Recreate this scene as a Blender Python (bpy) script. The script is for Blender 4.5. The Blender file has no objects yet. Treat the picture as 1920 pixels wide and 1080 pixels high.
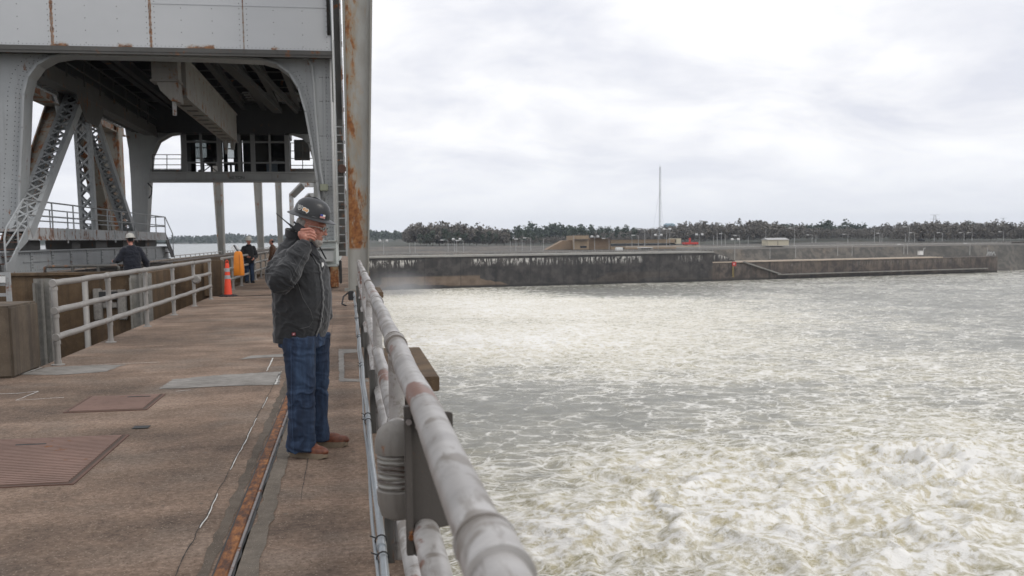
import bpy, bmesh, math, random
import numpy as np
from mathutils import Vector, Matrix
R = math.radians
rng = random.Random(7)
npr = np.random.RandomState(11)
scene = bpy.context.scene
COL = scene.collection

# ------------------------------------------------------------------ camera
F_PX, PCX, PCY = 1867.0, 960.0, 640.0
EYE = Vector((0, 0, 1.56))
PITCH, YAW, ROLL = R(5.9038), R(9.2030), -0.01
MROT = Matrix.Rotation(-YAW, 3, 'Z') @ Matrix.Rotation(math.pi/2-PITCH, 3, 'X') @ Matrix.Rotation(ROLL, 3, 'Z')
cam_d = bpy.data.cameras.new('camera'); cam = bpy.data.objects.new('camera', cam_d); COL.objects.link(cam)
cam.matrix_world = Matrix.Translation(EYE) @ MROT.to_4x4()
cam_d.sensor_width = 36; cam_d.lens = 36*F_PX/1920
cam_d.shift_y = 100/1920
cam_d.clip_start = .1; cam_d.clip_end = 20000
cam_d.dof.use_dof = True; cam_d.dof.focus_distance = 8.5; cam_d.dof.aperture_fstop = 5.0
scene.camera = cam
def pt(u, v, X=None, Y=None, Z=None):
    """real place (metres) of a thing seen at u,v once one of its coordinates is known"""
    d = MROT @ Vector(((u-PCX)/F_PX, -(v-PCY)/F_PX, -1))
    i, val = (0, X) if X is not None else (1, Y) if Y is not None else (2, Z)
    return EYE + d*((val-EYE[i])/d[i])

# ------------------------------------------------------------------ world, sun, exposure
SUN_EL, SUN_AZ = R(48), R(120)      # azimuth clockwise from +Y
W = bpy.data.worlds.new("World"); scene.world = W; W.use_nodes = True
nt = W.node_tree; nt.nodes.clear()
def N(t, kind, **kw):
    n = t.nodes.new(kind)
    for k, v in kw.items():
        if k in n.inputs.keys() and not hasattr(n, k): n.inputs[k].default_value = v
        else:
            try: setattr(n, k, v)
            except Exception: n.inputs[k].default_value = v
    return n
def world():
    t = nt; L = t.links.new
    sky = N(t, 'ShaderNodeTexSky'); sky.sky_type = 'NISHITA'; sky.sun_disc = False
    sky.sun_elevation = SUN_EL; sky.sun_rotation = SUN_AZ
    tc = N(t, 'ShaderNodeTexCoord'); sep = N(t, 'ShaderNodeSeparateXYZ'); L(tc.outputs['Generated'], sep.inputs[0])
    zz = N(t, 'ShaderNodeMath', operation='MAXIMUM'); L(sep.outputs[2], zz.inputs[0]); zz.inputs[1].default_value = 0
    za = N(t, 'ShaderNodeMath', operation='ADD'); L(zz.outputs[0], za.inputs[0]); za.inputs[1].default_value = .30
    dx = N(t, 'ShaderNodeMath', operation='DIVIDE'); L(sep.outputs[0], dx.inputs[0]); L(za.outputs[0], dx.inputs[1])
    dy = N(t, 'ShaderNodeMath', operation='DIVIDE'); L(sep.outputs[1], dy.inputs[0]); L(za.outputs[0], dy.inputs[1])
    cb = N(t, 'ShaderNodeCombineXYZ'); L(dx.outputs[0], cb.inputs[0]); L(dy.outputs[0], cb.inputs[1])
    mp = N(t, 'ShaderNodeMapping'); L(cb.outputs[0], mp.inputs[0]); mp.inputs['Location'].default_value = (3.3, 1.2, 0)
    mp.inputs['Scale'].default_value = (1.25, 1.5, 1)
    n1 = N(t, 'ShaderNodeTexNoise'); n1.inputs['Scale'].default_value = 1.7; n1.inputs['Detail'].default_value = 7
    n1.inputs['Roughness'].default_value = .56; n1.inputs['Distortion'].default_value = .35; L(mp.outputs[0], n1.inputs['Vector'])
    cr = N(t, 'ShaderNodeValToRGB'); L(n1.outputs[0], cr.inputs[0])
    e = cr.color_ramp; e.elements[0].position = .36; e.elements[0].color = (.70, .715, .78, 1)
    e.elements[1].position = .62; e.elements[1].color = (.95, .95, .965, 1)
    m_ = e.elements.new(.5); m_.color = (.83, .835, .87, 1)
    # paler and warmer low down
    hz = N(t, 'ShaderNodeMapRange'); L(zz.outputs[0], hz.inputs[0]); hz.inputs[1].default_value = 0; hz.inputs[2].default_value = .10
    hm = N(t, 'ShaderNodeMix', data_type='RGBA'); L(hz.outputs[0], hm.inputs[0]); hm.inputs[6].default_value = (.78, .805, .86, 1); L(cr.outputs[0], hm.inputs[7])
    sc = N(t, 'ShaderNodeVectorMath', operation='SCALE'); L(hm.outputs[2], sc.inputs[0]); sc.inputs[3].default_value = 11.8
    mx = N(t, 'ShaderNodeMix', data_type='RGBA'); mx.inputs[0].default_value = .96; L(sky.outputs[0], mx.inputs[6]); L(sc.outputs[0], mx.inputs[7])
    bg = N(t, 'ShaderNodeBackground'); bg.inputs[1].default_value = .1; L(mx.outputs[2], bg.inputs[0])
    o = N(t, 'ShaderNodeOutputWorld'); L(bg.outputs[0], o.inputs[0])
world()
sd = bpy.data.lights.new('sun', 'SUN'); sd.energy = .9; sd.angle = R(20); sd.color = (1, .95, .88)
sun = bpy.data.objects.new('sun', sd); COL.objects.link(sun)
sdir = Vector((math.sin(SUN_AZ)*math.cos(SUN_EL), math.cos(SUN_AZ)*math.cos(SUN_EL), math.sin(SUN_EL)))
sun.rotation_euler = sdir.to_track_quat('Z', 'Y').to_euler()
scene.view_settings.view_transform = 'Standard'; scene.view_settings.look = 'None'
scene.view_settings.exposure = 0; scene.view_settings.gamma = 1
scene.cycles.max_bounces = 8; scene.cycles.volume_bounces = 0; scene.cycles.transparent_max_bounces = 12

# ------------------------------------------------------------------ numeric noise
def _h(ix, iy, iz):
    h = (ix.astype(np.int64)*374761393 + iy.astype(np.int64)*668265263 + iz.astype(np.int64)*2147483647) & 0xffffffff
    h = ((h ^ (h >> 13))*1274126177) & 0xffffffff
    h = h ^ (h >> 16)
    return (h & 0xffff)/32767.5-1.0
def vn(P):
    P = np.asarray(P, float); i = np.floor(P); f = P-i; i = i.astype(np.int64); f = f*f*f*(f*(f*6-15)+10)
    r = 0
    for a in (0, 1):
        wa = f[:, 0] if a else 1-f[:, 0]
        for b in (0, 1):
            wb = f[:, 1] if b else 1-f[:, 1]
            for c in (0, 1):
                wc = f[:, 2] if c else 1-f[:, 2]
                r = r + wa*wb*wc*_h(i[:, 0]+a, i[:, 1]+b, i[:, 2]+c)
    return r
def fbm(P, o=4, g=.5):
    s = 0; a = 1
    for k in range(o):
        s = s + a*vn(P*(2.03**k)+17.3*k); a *= g
    return s

# ------------------------------------------------------------------ mesh builder
def frame(d, up=(0, 0, 1)):
    d = Vector(d).normalized(); u = Vector(up)
    if abs(d.dot(u)) > .999: u = Vector((0, 1, 0))
    s = d.cross(u).normalized(); u = s.cross(d).normalized()
    return d, s, u
class MB:
    def __init__(s): s.v = []; s.f = []
    def add(s, vs, fs):
        o = len(s.v); s.v += [tuple(v) for v in vs]; s.f += [tuple(i+o for i in f) for f in fs]; return s
    def box(s, x0, x1, y0, y1, z0, z1):
        return s.add([(x0,y0,z0),(x1,y0,z0),(x1,y1,z0),(x0,y1,z0),(x0,y0,z1),(x1,y0,z1),(x1,y1,z1),(x0,y1,z1)],
                     [(0,3,2,1),(4,5,6,7),(0,1,5,4),(1,2,6,5),(2,3,7,6),(3,0,4,7)])
    def obox(s, c, X, Y, Z):   # oriented: half vectors
        c = Vector(c); X = Vector(X); Y = Vector(Y); Z = Vector(Z)
        return s.add([c-X-Y-Z, c+X-Y-Z, c+X+Y-Z, c-X+Y-Z, c-X-Y+Z, c+X-Y+Z, c+X+Y+Z, c-X+Y+Z],
                     [(0,3,2,1),(4,5,6,7),(0,1,5,4),(1,2,6,5),(2,3,7,6),(3,0,4,7)])
    def beam(s, a, b, w, h, up=(0, 0, 1)):
        a = Vector(a); b = Vector(b); d, sd_, u = frame(b-a, up)
        return s.obox((a+b)/2, (b-a)/2, -sd_*w/2, u*h/2)
    def ibeam(s, a, b, w, h, t=.02, up=(0, 0, 1)):
        a = Vector(a); b = Vector(b); d, sd_, u = frame(b-a, up)
        s.obox((a+b)/2, (b-a)/2, -sd_*t/2, u*(h/2-t))
        for k in (-1, 1): s.obox((a+b)/2+u*k*(h/2-t/2), (b-a)/2, -sd_*w/2, u*t/2)
        return s
    def path(s, pts, r, n=10, cap=True):
        pts = [Vector(p) for p in pts]; rr = r if isinstance(r, (list, tuple)) else [r]*len(pts)
        o = len(s.v); ref = None
        for i, p in enumerate(pts):
            d = (pts[min(i+1, len(pts)-1)]-pts[max(i-1, 0)])
            if ref is None: _, sd_, u = frame(d)
            else:
                dn = d.normalized(); u = (ref-dn*ref.dot(dn)).normalized(); sd_ = dn.cross(u)
            ref = u
            for k in range(n):
                a = 2*math.pi*k/n; s.v.append(tuple(p+(sd_*math.cos(a)+u*math.sin(a))*rr[i]))
        for i in range(len(pts)-1):
            for k in range(n):
                k2 = (k+1) % n; s.f.append((o+i*n+k, o+i*n+k2, o+(i+1)*n+k2, o+(i+1)*n+k))
        if cap:
            s.f.append(tuple(o+k for k in reversed(range(n)))); s.f.append(tuple(o+(len(pts)-1)*n+k for k in range(n)))
        return s
    def lathe(s, c, prof, n=20, axis=(0, 0, 1)):
        c = Vector(c); d, a1, a2 = frame(axis, (0, 1, 0) if abs(axis[2]) > .5 else (0, 0, 1)); o = len(s.v)
        for (r, z) in prof:
            for k in range(n):
                a = 2*math.pi*k/n; s.v.append(tuple(c+d*z+(a1*math.cos(a)+a2*math.sin(a))*r))
        for i in range(len(prof)-1):
            for k in range(n):
                k2 = (k+1) % n; s.f.append((o+i*n+k, o+(i+1)*n+k, o+(i+1)*n+k2, o+i*n+k2))
        s.f.append(tuple(o+k for k in range(n))); s.f.append(tuple(o+(len(prof)-1)*n+k for k in reversed(range(n))))
        return s
    def rings(s, rings, cap=True):
        n = len(rings[0]); o = len(s.v)
        for r_ in rings: s.v += [tuple(p) for p in r_]
        for i in range(len(rings)-1):
            for k in range(n):
                k2 = (k+1) % n; s.f.append((o+i*n+k, o+i*n+k2, o+(i+1)*n+k2, o+(i+1)*n+k))
        if cap:
            s.f.append(tuple(o+k for k in reversed(range(n)))); s.f.append(tuple(o+(len(rings)-1)*n+k for k in range(n)))
        return s
    def prism(s, poly, off):
        """poly: list of 3D points (planar), off: extrusion vector"""
        n = len(poly); off = Vector(off); P = [Vector(p) for p in poly]
        return s.add(P+[p+off for p in P], [tuple(range(n))[::-1], tuple(range(n, 2*n))]+[(i, (i+1) % n, (i+1) % n+n, i+n) for i in range(n)])
    def ell(s, c, r, rot=None, n=16, m=10):
        c = Vector(c); rings = []
        for i in range(1, m):
            th = math.pi*i/m; ring = []
            for k in range(n):
                a = 2*math.pi*k/n; v = Vector((r[0]*math.sin(th)*math.cos(a), r[1]*math.sin(th)*math.sin(a), -r[2]*math.cos(th)))
                if rot: v = rot @ v
                ring.append(c+v)
            rings.append(ring)
        lo = Vector((0, 0, -r[2])); hi = Vector((0, 0, r[2]))
        if rot: lo = rot @ lo; hi = rot @ hi
        o = len(s.v); s.rings(rings, cap=False); nb = len(s.v); s.v += [tuple(c+lo), tuple(c+hi)]
        for k in range(n):
            s.f.append((o+(k+1) % n, o+k, nb)); s.f.append((o+(m-2)*n+k, o+(m-2)*n+(k+1) % n, nb+1))
        return s
    def mesh(s, name):
        me = bpy.data.meshes.new(name); me.from_pydata(s.v, [], s.f); me.update(); return me
    def build(s, name, mat, parent=None, smooth=False, bevel=0, seg=2):
        me = s.mesh(name)
        bm = bmesh.new(); bm.from_mesh(me); bmesh.ops.recalc_face_normals(bm, faces=bm.faces)
        if bevel:
            ed = [e for e in bm.edges if len(e.link_faces) == 2 and e.calc_face_angle(0) > .5]
            bmesh.ops.bevel(bm, geom=ed, offset=bevel, segments=seg, affect='EDGES', clamp_overlap=True)
        bm.to_mesh(me); bm.free()
        if smooth:
            me.shade_smooth() if smooth is True else None
            if smooth == 'auto':
                me.polygons.foreach_set('use_smooth', [True]*len(me.polygons))
                try: me.set_sharp_from_angle(angle=R(38))
                except Exception: pass
        if mat: me.materials.append(mat)
        o = bpy.data.objects.new(name, me); COL.objects.link(o)
        if parent: attach(o, parent)
        return o
def attach(o, parent):
    o.parent = parent; bpy_m = world_of(parent); o.matrix_parent_inverse = bpy_m.inverted()
def world_of(o):
    m = Matrix.LocRotScale(o.location, o.rotation_euler, o.scale)
    return (world_of(o.parent) @ o.matrix_parent_inverse @ m) if o.parent else m
def empty(name, loc):
    o = bpy.data.objects.new(name, None); o.location = loc; o.empty_display_size = .2; COL.objects.link(o); return o
def tag(o, label, cat, group=None, kind=None):
    if label: o['label'] = label
    if cat: o['category'] = cat
    if group: o['group'] = group
    if kind: o['kind'] = kind
    return o
def struct(o): o['kind'] = 'structure'; return o
def thing(name, loc, label, cat, group=None): return tag(empty(name, loc), label, cat, group)
def copy_tree(o, off=None, parent=None):
    c = o.copy(); COL.objects.link(c)
    if parent: c.parent = parent
    if off is not None: c.location = Vector(o.location)+Vector(off)
    for ch in list(o.children): copy_tree(ch, None, c)
    return c

# ------------------------------------------------------------------ materials
MATS = {}
def newmat(name):
    m = bpy.data.materials.new(name); m.use_nodes = True; t = m.node_tree; t.nodes.clear()
    o = N(t, 'ShaderNodeOutputMaterial'); b = N(t, 'ShaderNodeBsdfPrincipled'); t.links.new(b.outputs[0], o.inputs[0])
    return m, t, b
def noise(t, co, scale, detail=5, rough=.55, dist=0., typ=None):
    n = N(t, 'ShaderNodeTexNoise'); n.inputs['Scale'].default_value = scale; n.inputs['Detail'].default_value = detail
    n.inputs['Roughness'].default_value = rough; n.inputs['Distortion'].default_value = dist
    if typ: n.noise_type = typ; n.normalize = True if hasattr(n, 'normalize') else None
    t.links.new(co, n.inputs['Vector']); return n.outputs[0]
def ramp(t, fac, stops):
    c = N(t, 'ShaderNodeValToRGB'); t.links.new(fac, c.inputs[0]); e = c.color_ramp
    e.elements[0].position, e.elements[0].color = stops[0][0], col4(stops[0][1])
    e.elements[1].position, e.elements[1].color = stops[-1][0], col4(stops[-1][1])
    for p_, c_ in stops[1:-1]: k = e.elements.new(p_); k.color = col4(c_)
    return c.outputs[0]
def col4(c): return (c, c, c, 1) if isinstance(c, (int, float)) else (*c, 1)[:4]
def mix(t, fac, a, b, mode='MIX'):
    m = N(t, 'ShaderNodeMix', data_type='RGBA'); m.blend_type = mode
    for i, v in ((0, fac), (6, a), (7, b)):
        if hasattr(v, 'links') or hasattr(v, 'is_output'): t.links.new(v, m.inputs[i])
        else: m.inputs[i].default_value = v if i == 0 else col4(v)
    return m.outputs[2]
def math_(t, op, a, b=None, clamp=False):
    m = N(t, 'ShaderNodeMath', operation=op); m.use_clamp = clamp
    for i, v in ((0, a), (1, b)):
        if v is None: continue
        if isinstance(v, (int, float)): m.inputs[i].default_value = v
        else: t.links.new(v, m.inputs[i])
    return m.outputs[0]
def pos(t, scale=(1, 1, 1), obj=False):
    if obj: o = N(t, 'ShaderNodeTexCoord').outputs['Object']
    else: o = N(t, 'ShaderNodeNewGeometry').outputs['Position']
    if scale == (1, 1, 1): return o
    m = N(t, 'ShaderNodeMapping'); m.inputs['Scale'].default_value = scale; t.links.new(o, m.inputs[0]); return m.outputs[0]
def bump(t, b, h, strength=.3, dist=.01):
    n = N(t, 'ShaderNodeBump'); n.inputs['Strength'].default_value = strength; n.inputs['Distance'].default_value = dist
    t.links.new(h, n.inputs['Height']); t.links.new(n.outputs[0], b.inputs['Normal'])
def setc(t, b, c, rough=.6, metal=0.):
    if hasattr(c, 'is_output'): t.links.new(c, b.inputs['Base Color'])
    else: b.inputs['Base Color'].default_value = col4(c)
    if hasattr(rough, 'is_output'): t.links.new(rough, b.inputs['Roughness'])
    else: b.inputs['Roughness'].default_value = rough
    b.inputs['Metallic'].default_value = metal

def painted(name, c, rust=.0, dirt=.3, rough=.5, scale=1., rustlo=.62, metal=0.):
    """weathered paint: broad tone drift, grime, rust spots"""
    m, t, b = newmat(name); P = pos(t)
    a = noise(t, P, .9*scale, 6, .6); base = mix(t, math_(t, 'MULTIPLY', a, 1.), tuple(x*(1-dirt) for x in c), tuple(min(1, x*(1+dirt*.55)) for x in c))
    st = noise(t, pos(t, (5*scale, 5*scale, .35*scale)), 1.2, 4, .6)
    base = mix(t, ramp(t, st, [(.52, 0), (.75, dirt*.9)]), base, tuple(x*.45 for x in (c[0], c[1]*.93, c[2]*.82)))
    if rust > 0:
        r1 = noise(t, P, 1.7*scale, 9, .68, .3); r2 = noise(t, pos(t, (4*scale, 4*scale, .6*scale)), 1.5, 8, .7)
        rr = math_(t, 'ADD', math_(t, 'MULTIPLY', r1, .6), math_(t, 'MULTIPLY', r2, .4))
        hi = rustlo-.1*rust
        k = ramp(t, rr, [(hi, 0), (hi+.06, 1)])
        rc = ramp(t, noise(t, P, 9*scale, 5, .6), [(.3, (.09, .035, .018)), (.55, (.24, .095, .035)), (.75, (.36, .17, .06))])
        base = mix(t, k, base, rc)
        setc(t, b, base, mix(t, k, rough, .9), metal)
    else: setc(t, b, base, rough, metal)
    bump(t, b, noise(t, P, 14*scale, 6, .6), .12, .01)
    return m
def concrete(name, c1, c2, c3, scale=1., streak=0., speck=.5, bumps=.35):
    m, t, b = newmat(name); P = pos(t)
    n1 = noise(t, P, .55*scale, 8, .62, .2); n2 = noise(t, P, 6*scale, 6, .6)
    base = ramp(t, n1, [(.3, c1), (.5, c2), (.7, c3)])
    base = mix(t, .35, base, ramp(t, n2, [(.35, tuple(x*.6 for x in c2)), (.65, tuple(min(1, x*1.45) for x in c2))]))
    if streak:
        s = noise(t, pos(t, (3*scale, 3*scale, .12*scale)), 1, 6, .65)
        base = mix(t, ramp(t, s, [(.42, 0), (.6, streak)]), base, (.035, .03, .026))
    if speck:
        v = N(t, 'ShaderNodeTexVoronoi'); v.inputs['Scale'].default_value = 70*scale; t.links.new(P, v.inputs['Vector'])
        k = ramp(t, v.outputs['Distance'], [(.12, speck), (.3, 0)])
        pick = N(t, 'ShaderNodeSeparateColor'); t.links.new(v.outputs['Color'], pick.inputs[0])
        kk = math_(t, 'MULTIPLY', k, ramp(t, pick.outputs[0], [(.5, 0), (.55, 1)]))
        tone = mix(t, ramp(t, pick.outputs[1], [(.55, 0), (.6, 1)]), tuple(x*.35 for x in c2), tuple(min(1, x*2.6+.05) for x in c3))
        base = mix(t, kk, base, tone)
    setc(t, b, base, .88); b.inputs['Specular IOR Level'].default_value = .3
    bump(t, b, math_(t, 'ADD', noise(t, P, 40*scale, 8, .7), math_(t, 'MULTIPLY', n2, .6)), bumps, .012)
    return m
def plain(name, c, rough=.7, metal=0., var=.15, scale=8., bmp=0.):
    m, t, b = newmat(name); P = pos(t)
    n = noise(t, P, scale, 5, .6); setc(t, b, mix(t, n, tuple(x*(1-var*1.6) for x in c), tuple(min(1, x*(1+var*1.6)) for x in c)), rough, metal)
    if bmp: bump(t, b, noise(t, P, scale*3, 6, .65), bmp, .01)
    return m

M = {}
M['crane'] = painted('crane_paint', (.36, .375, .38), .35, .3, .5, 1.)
M['crane_dirty'] = painted('crane_paint_dirty', (.40, .41, .41), .9, .4, .6, 1.3)
M['crane_house'] = painted('house_paint', (.48, .495, .51), .2, .12, .5, .8)
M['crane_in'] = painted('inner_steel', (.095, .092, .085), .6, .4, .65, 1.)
M['dark_in'] = painted('shaded_deck_steel', (.035, .035, .034), .4, .4, .7, 1.)  # near-black base, shade under the crane put into the colour
M['beam_paint'] = painted('beam_paint', (.27, .255, .23), .8, .35, .6, 1.2)
M['col'] = painted('column_paint', (.24, .235, .215), .6, .35, .6, .7)
M['colrust'] = painted('rusty_steel', (.26, .24, .20), 1.25, .45, .75, .8)
M['galv'] = painted('galvanised_pipe', (.335, .32, .30), .25, .42, .55, 3., metal=.15)
M['conduit'] = painted('conduit_steel', (.50, .54, .57), .0, .3, .32, 6., metal=.7)
M['deck_old'] = concrete('deck_concrete', (.060, .040, .028), (.118, .076, .049), (.175, .120, .082), 1., 0, .8, .8)
M['patch'] = concrete('patch_mortar', (.15, .14, .125), (.22, .21, .19), (.30, .29, .265), 2.2, 0, .3)
M['conc_brown'] = concrete('stained_concrete', (.07, .045, .026), (.135, .09, .052), (.20, .145, .095), .9, .55, .3)
M['conc_pier'] = concrete('pier_concrete', (.060, .046, .034), (.115, .09, .066), (.20, .165, .125), 1., .6, .3)
M['conc_dark'] = concrete('dark_concrete', (.05, .042, .034), (.085, .07, .058), (.13, .11, .09), 1., .5, .3)
M['conc_grey'] = concrete('grey_concrete', (.18, .17, .15), (.27, .26, .235), (.36, .35, .32), 1.2, .3, .2)
M['rust'] = painted('rail_rust', (.22, .10, .04), 2.5, .5, .85, 3.)
M['rustred'] = painted('grate_iron', (.125, .068, .05), .35, .45, .85, 2.)
M['steelworn'] = painted('worn_steel', (.33, .30, .29), .8, .4, .35, 4., metal=.6)
M['blacksteel'] = painted('black_steel', (.03, .03, .03), .5, .4, .6, 2.)
M['white'] = plain('white_paint', (.75, .75, .73), .6, 0, .12, 20.)
M['black'] = plain('black_rubber', (.02, .02, .022), .6, 0, .2, 20.)
M['orange'] = plain('orange_vinyl', (.75, .24, .02), .45, 0, .12, 6., .2)
M['cone'] = plain('cone_orange', (.80, .075, .03), .5, 0, .1, 6.)
M['reflect'] = plain('reflective_band', (.34, .35, .36), .35, 0, .1, 20.)
M['glass_dark'] = plain('dark_glass', (.015, .017, .02), .08, 0, .1, 2.)

M['patch'] = concrete('patch_mortar', (.16, .15, .135), (.25, .235, .215), (.34, .325, .30), 3., .25, .4)
def deckmat():
    m, t, b = newmat('deck_concrete'); P = pos(t)
    n1 = noise(t, P, .42, 9, .62, .4); n2 = noise(t, P, 1.9, 8, .66, .2); n3 = noise(t, P, 26, 6, .72); n4 = noise(t, pos(t, (.35, 1.6, 1)), 1.3, 6, .6)
    k = math_(t, 'ADD', math_(t, 'MULTIPLY', n1, .6), math_(t, 'MULTIPLY', n2, .4))
    c = ramp(t, k, [(.35, (.085, .065, .052)), (.44, (.165, .120, .092)), (.52, (.25, .178, .132)), (.60, (.32, .236, .182)), (.69, (.37, .29, .225))])
    c = mix(t, ramp(t, n4, [(.40, .35), (.56, 0)]), c, (.10, .075, .056))
    c = mix(t, ramp(t, noise(t, P, .75, 5, .6), [(.50, 0), (.68, .6)]), c, (.21, .175, .145))
    c = mix(t, ramp(t, noise(t, pos(t, (1, 1, 1)), .28, 4, .55, .8), [(.55, 0), (.66, .4)]), c, (.095, .072, .056))
    c = mix(t, .8, c, ramp(t, n3, [(.30, (.25, .23, .21)), (.5, (.5, .5, .5)), (.70, (.80, .80, .80))]), 'OVERLAY')
    v = N(t, 'ShaderNodeTexVoronoi'); v.inputs['Scale'].default_value = 60; t.links.new(P, v.inputs['Vector'])
    pk = N(t, 'ShaderNodeSeparateColor'); t.links.new(v.outputs['Color'], pk.inputs[0])
    kk = math_(t, 'MULTIPLY', ramp(t, v.outputs['Distance'], [(.16, .75), (.36, 0)]), ramp(t, pk.outputs[0], [(.35, 0), (.4, 1)]))
    c = mix(t, kk, c, mix(t, ramp(t, pk.outputs[1], [(.45, 0), (.5, 1)]), (.045, .034, .026), (.40, .32, .25)))
    v2 = N(t, 'ShaderNodeTexVoronoi'); v2.inputs['Scale'].default_value = 5.5; t.links.new(P, v2.inputs['Vector']); pk2 = N(t, 'ShaderNodeSeparateColor'); t.links.new(v2.outputs['Color'], pk2.inputs[0])
    sp = math_(t, 'MULTIPLY', ramp(t, v2.outputs['Distance'], [(.06, .8), (.10, 0)]), ramp(t, pk2.outputs[0], [(.72, 0), (.75, 1)])); c = mix(t, sp, c, mix(t, pk2.outputs[1], (.02, .018, .015), (.30, .26, .22)))
    setc(t, b, c, .92); b.inputs['Specular IOR Level'].default_value = .25
    bump(t, b, math_(t, 'ADD', noise(t, P, 55, 8, .75), math_(t, 'MULTIPLY', n2, 1.2)), .8, .02); return m
M['deck'] = deckmat()
# ------------------------------------------------------------------ water
WZ = -14.44
def water():
    def axis(a, n0, d0, end, g):
        x = [a]; d = d0
        while x[-1] < a+n0: x.append(x[-1]+d0)
        while x[-1] < end: d *= g; x.append(x[-1]+d)
        return np.array(x)
    xs = np.concatenate([[-1.5], axis(.8, 46, .15, 1500, 1.0125)]); ys = np.concatenate([[-60, -20, 0, 15, 25, 30], axis(33, 50, .14, 470, 1.0125)])
    X, Y = np.meshgrid(xs, ys, indexing='ij'); nx, ny = X.shape
    x = X.ravel(); y = Y.ravel(); sp = np.maximum(np.gradient(xs)[:, None]*np.ones(ny), np.gradient(ys)[None, :]*np.ones((nx, 1))).ravel()
    # foam density laid out over the tailrace: boils below the open gates, slack water between
    dens = np.full(x.shape, .31); boil = np.zeros(x.shape)
    def blob(u, v, ru, rv, amt, b=0.):
        nonlocal dens, boil
        c = pt(u, v, Z=WZ); e1 = pt(u+ru, v, Z=WZ)-c; e2 = (pt(u, v-rv, Z=WZ)-pt(u, v+rv, Z=WZ))/2
        A = np.linalg.inv(np.array([[e1.x, e2.x], [e1.y, e2.y]])); q = A @ np.array([x-c.x, y-c.y])
        g = np.exp(-(q[0]**2+q[1]**2)*.9); dens = dens+amt*g; boil = boil+b*g
    for a in ((820, 580, 330, 42, .50, .15), (1010, 640, 260, 32, .38, .5), (1150, 585, 260, 30, .32), (780, 645, 120, 30, .3),
              (960, 560, 500, 14, .25), (1350, 610, 260, 36, .16, .1),
              (1560, 925, 470, 95, .55, .8), (1250, 1010, 330, 80, .36, .5), (1800, 1040, 300, 80, .30, 1.), (1720, 880, 150, 45, .3, .9),
              (1250, 870, 250, 40, .26, .2), (980, 900, 110, 60, .12), (1030, 1000, 90, 60, .28, .2), (1850, 850, 200, 60, .2, .3),
              (1480, 700, 330, 30, .12, .15), (1780, 700, 200, 40, .08, .1), (1240, 660, 300, 22, .12, .1), (1650, 790, 300, 30, .14),
              (920, 760, 130, 50, -.16), (1130, 790, 200, 28, -.14), (1010, 880, 70, 45, -.22), (1300, 740, 260, 22, -.10),
              (1700, 560, 400, 30, -.10), (1150, 545, 160, 9, -.5), (950, 600, 140, 7, -.25), (1500, 650, 300, 18, -.08)): blob(*a)
    P = np.stack([x, y, 0*x], 1)
    big = vn(P*.06+5)*.5+vn(P*.16+9)*.5
    dens = dens+.16*big+.07*vn(P*.45+3); dens = np.clip(np.where(dens < .2, .2-(.2-dens)*.45, dens), 0.08, 1.1)
    turb = np.clip(.35+1.0*(dens-.25)+.5*boil, .3, 2.0)
    h = np.zeros(x.shape); wp = P + np.stack([vn(P*.25+40), vn(P*.25+77), 0*x], 1)*1.6
    for wl, am, rid in ((14, .30, 0), (7.5, .26, .6), (4.2, .24, 1), (2.4, .18, 1), (1.35, .11, 1), (.75, .07, 1), (.42, .04, 1)):
        q = wp/wl*np.array([1, 1.15, 1])+wl*13; n = vn(q)
        if rid: n = (1-rid)*n+rid*(1-2.2*np.abs(n))*.9
        h += am*n*np.clip((wl-1.7*sp)/wl, 0, 1)
    n = vn(wp/3.1+3); b2 = vn(wp/1.5+8)
    h = h*turb*.62+np.clip(boil, 0, 1.5)*(.55*np.sqrt(np.clip(1-np.abs(n)*1.6, 0, 1))+.28*np.sqrt(np.clip(1-np.abs(b2)*1.7, 0, 1)))*np.clip((3-1.5*sp)/3, 0, 1)
    z = WZ+h-.1
    me = bpy.data.meshes.new('water'); n = nx*ny
    me.vertices.add(n); me.vertices.foreach_set('co', np.stack([x, y, z], 1).ravel())
    idx = np.arange(n).reshape(nx, ny); q = np.stack([idx[:-1, :-1], idx[1:, :-1], idx[1:, 1:], idx[:-1, 1:]], -1).reshape(-1, 4)
    me.loops.add(q.size); me.loops.foreach_set('vertex_index', q.ravel().astype(np.int32))
    me.polygons.add(len(q)); me.polygons.foreach_set('loop_start', np.arange(0, q.size, 4, dtype=np.int32)); me.polygons.foreach_set('loop_total', np.full(len(q), 4, np.int32))
    me.update(); me.polygons.foreach_set('use_smooth', np.ones(len(q), bool))
    a = me.attributes.new('dens', 'FLOAT', 'POINT'); a.data.foreach_set('value', dens.astype(np.float32))
    a = me.attributes.new('crest', 'FLOAT', 'POINT'); a.data.foreach_set('value', (h/np.maximum(.25, turb*.5)).astype(np.float32))
    m, t, b = newmat('tailwater'); L = t.links.new
    D = N(t, 'ShaderNodeAttribute', attribute_name='dens').outputs['Fac']; Cr = N(t, 'ShaderNodeAttribute', attribute_name='crest').outputs['Fac']
    Po = pos(t)
    def warp(src, sc, amt, det=3):
        nn = N(t, 'ShaderNodeTexNoise'); nn.inputs['Scale'].default_value = sc; nn.inputs['Detail'].default_value = det; L(src, nn.inputs['Vector'])
        s1 = N(t, 'ShaderNodeVectorMath', operation='SUBTRACT'); L(nn.outputs['Color'], s1.inputs[0]); s1.inputs[1].default_value = (.5, .5, .5)
        s2 = N(t, 'ShaderNodeVectorMath', operation='SCALE'); L(s1.outputs[0], s2.inputs[0]); s2.inputs[3].default_value = amt
        s3 = N(t, 'ShaderNodeVectorMath', operation='ADD'); L(src, s3.inputs[0]); L(s2.outputs[0], s3.inputs[1]); return s3.outputs[0]
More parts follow.
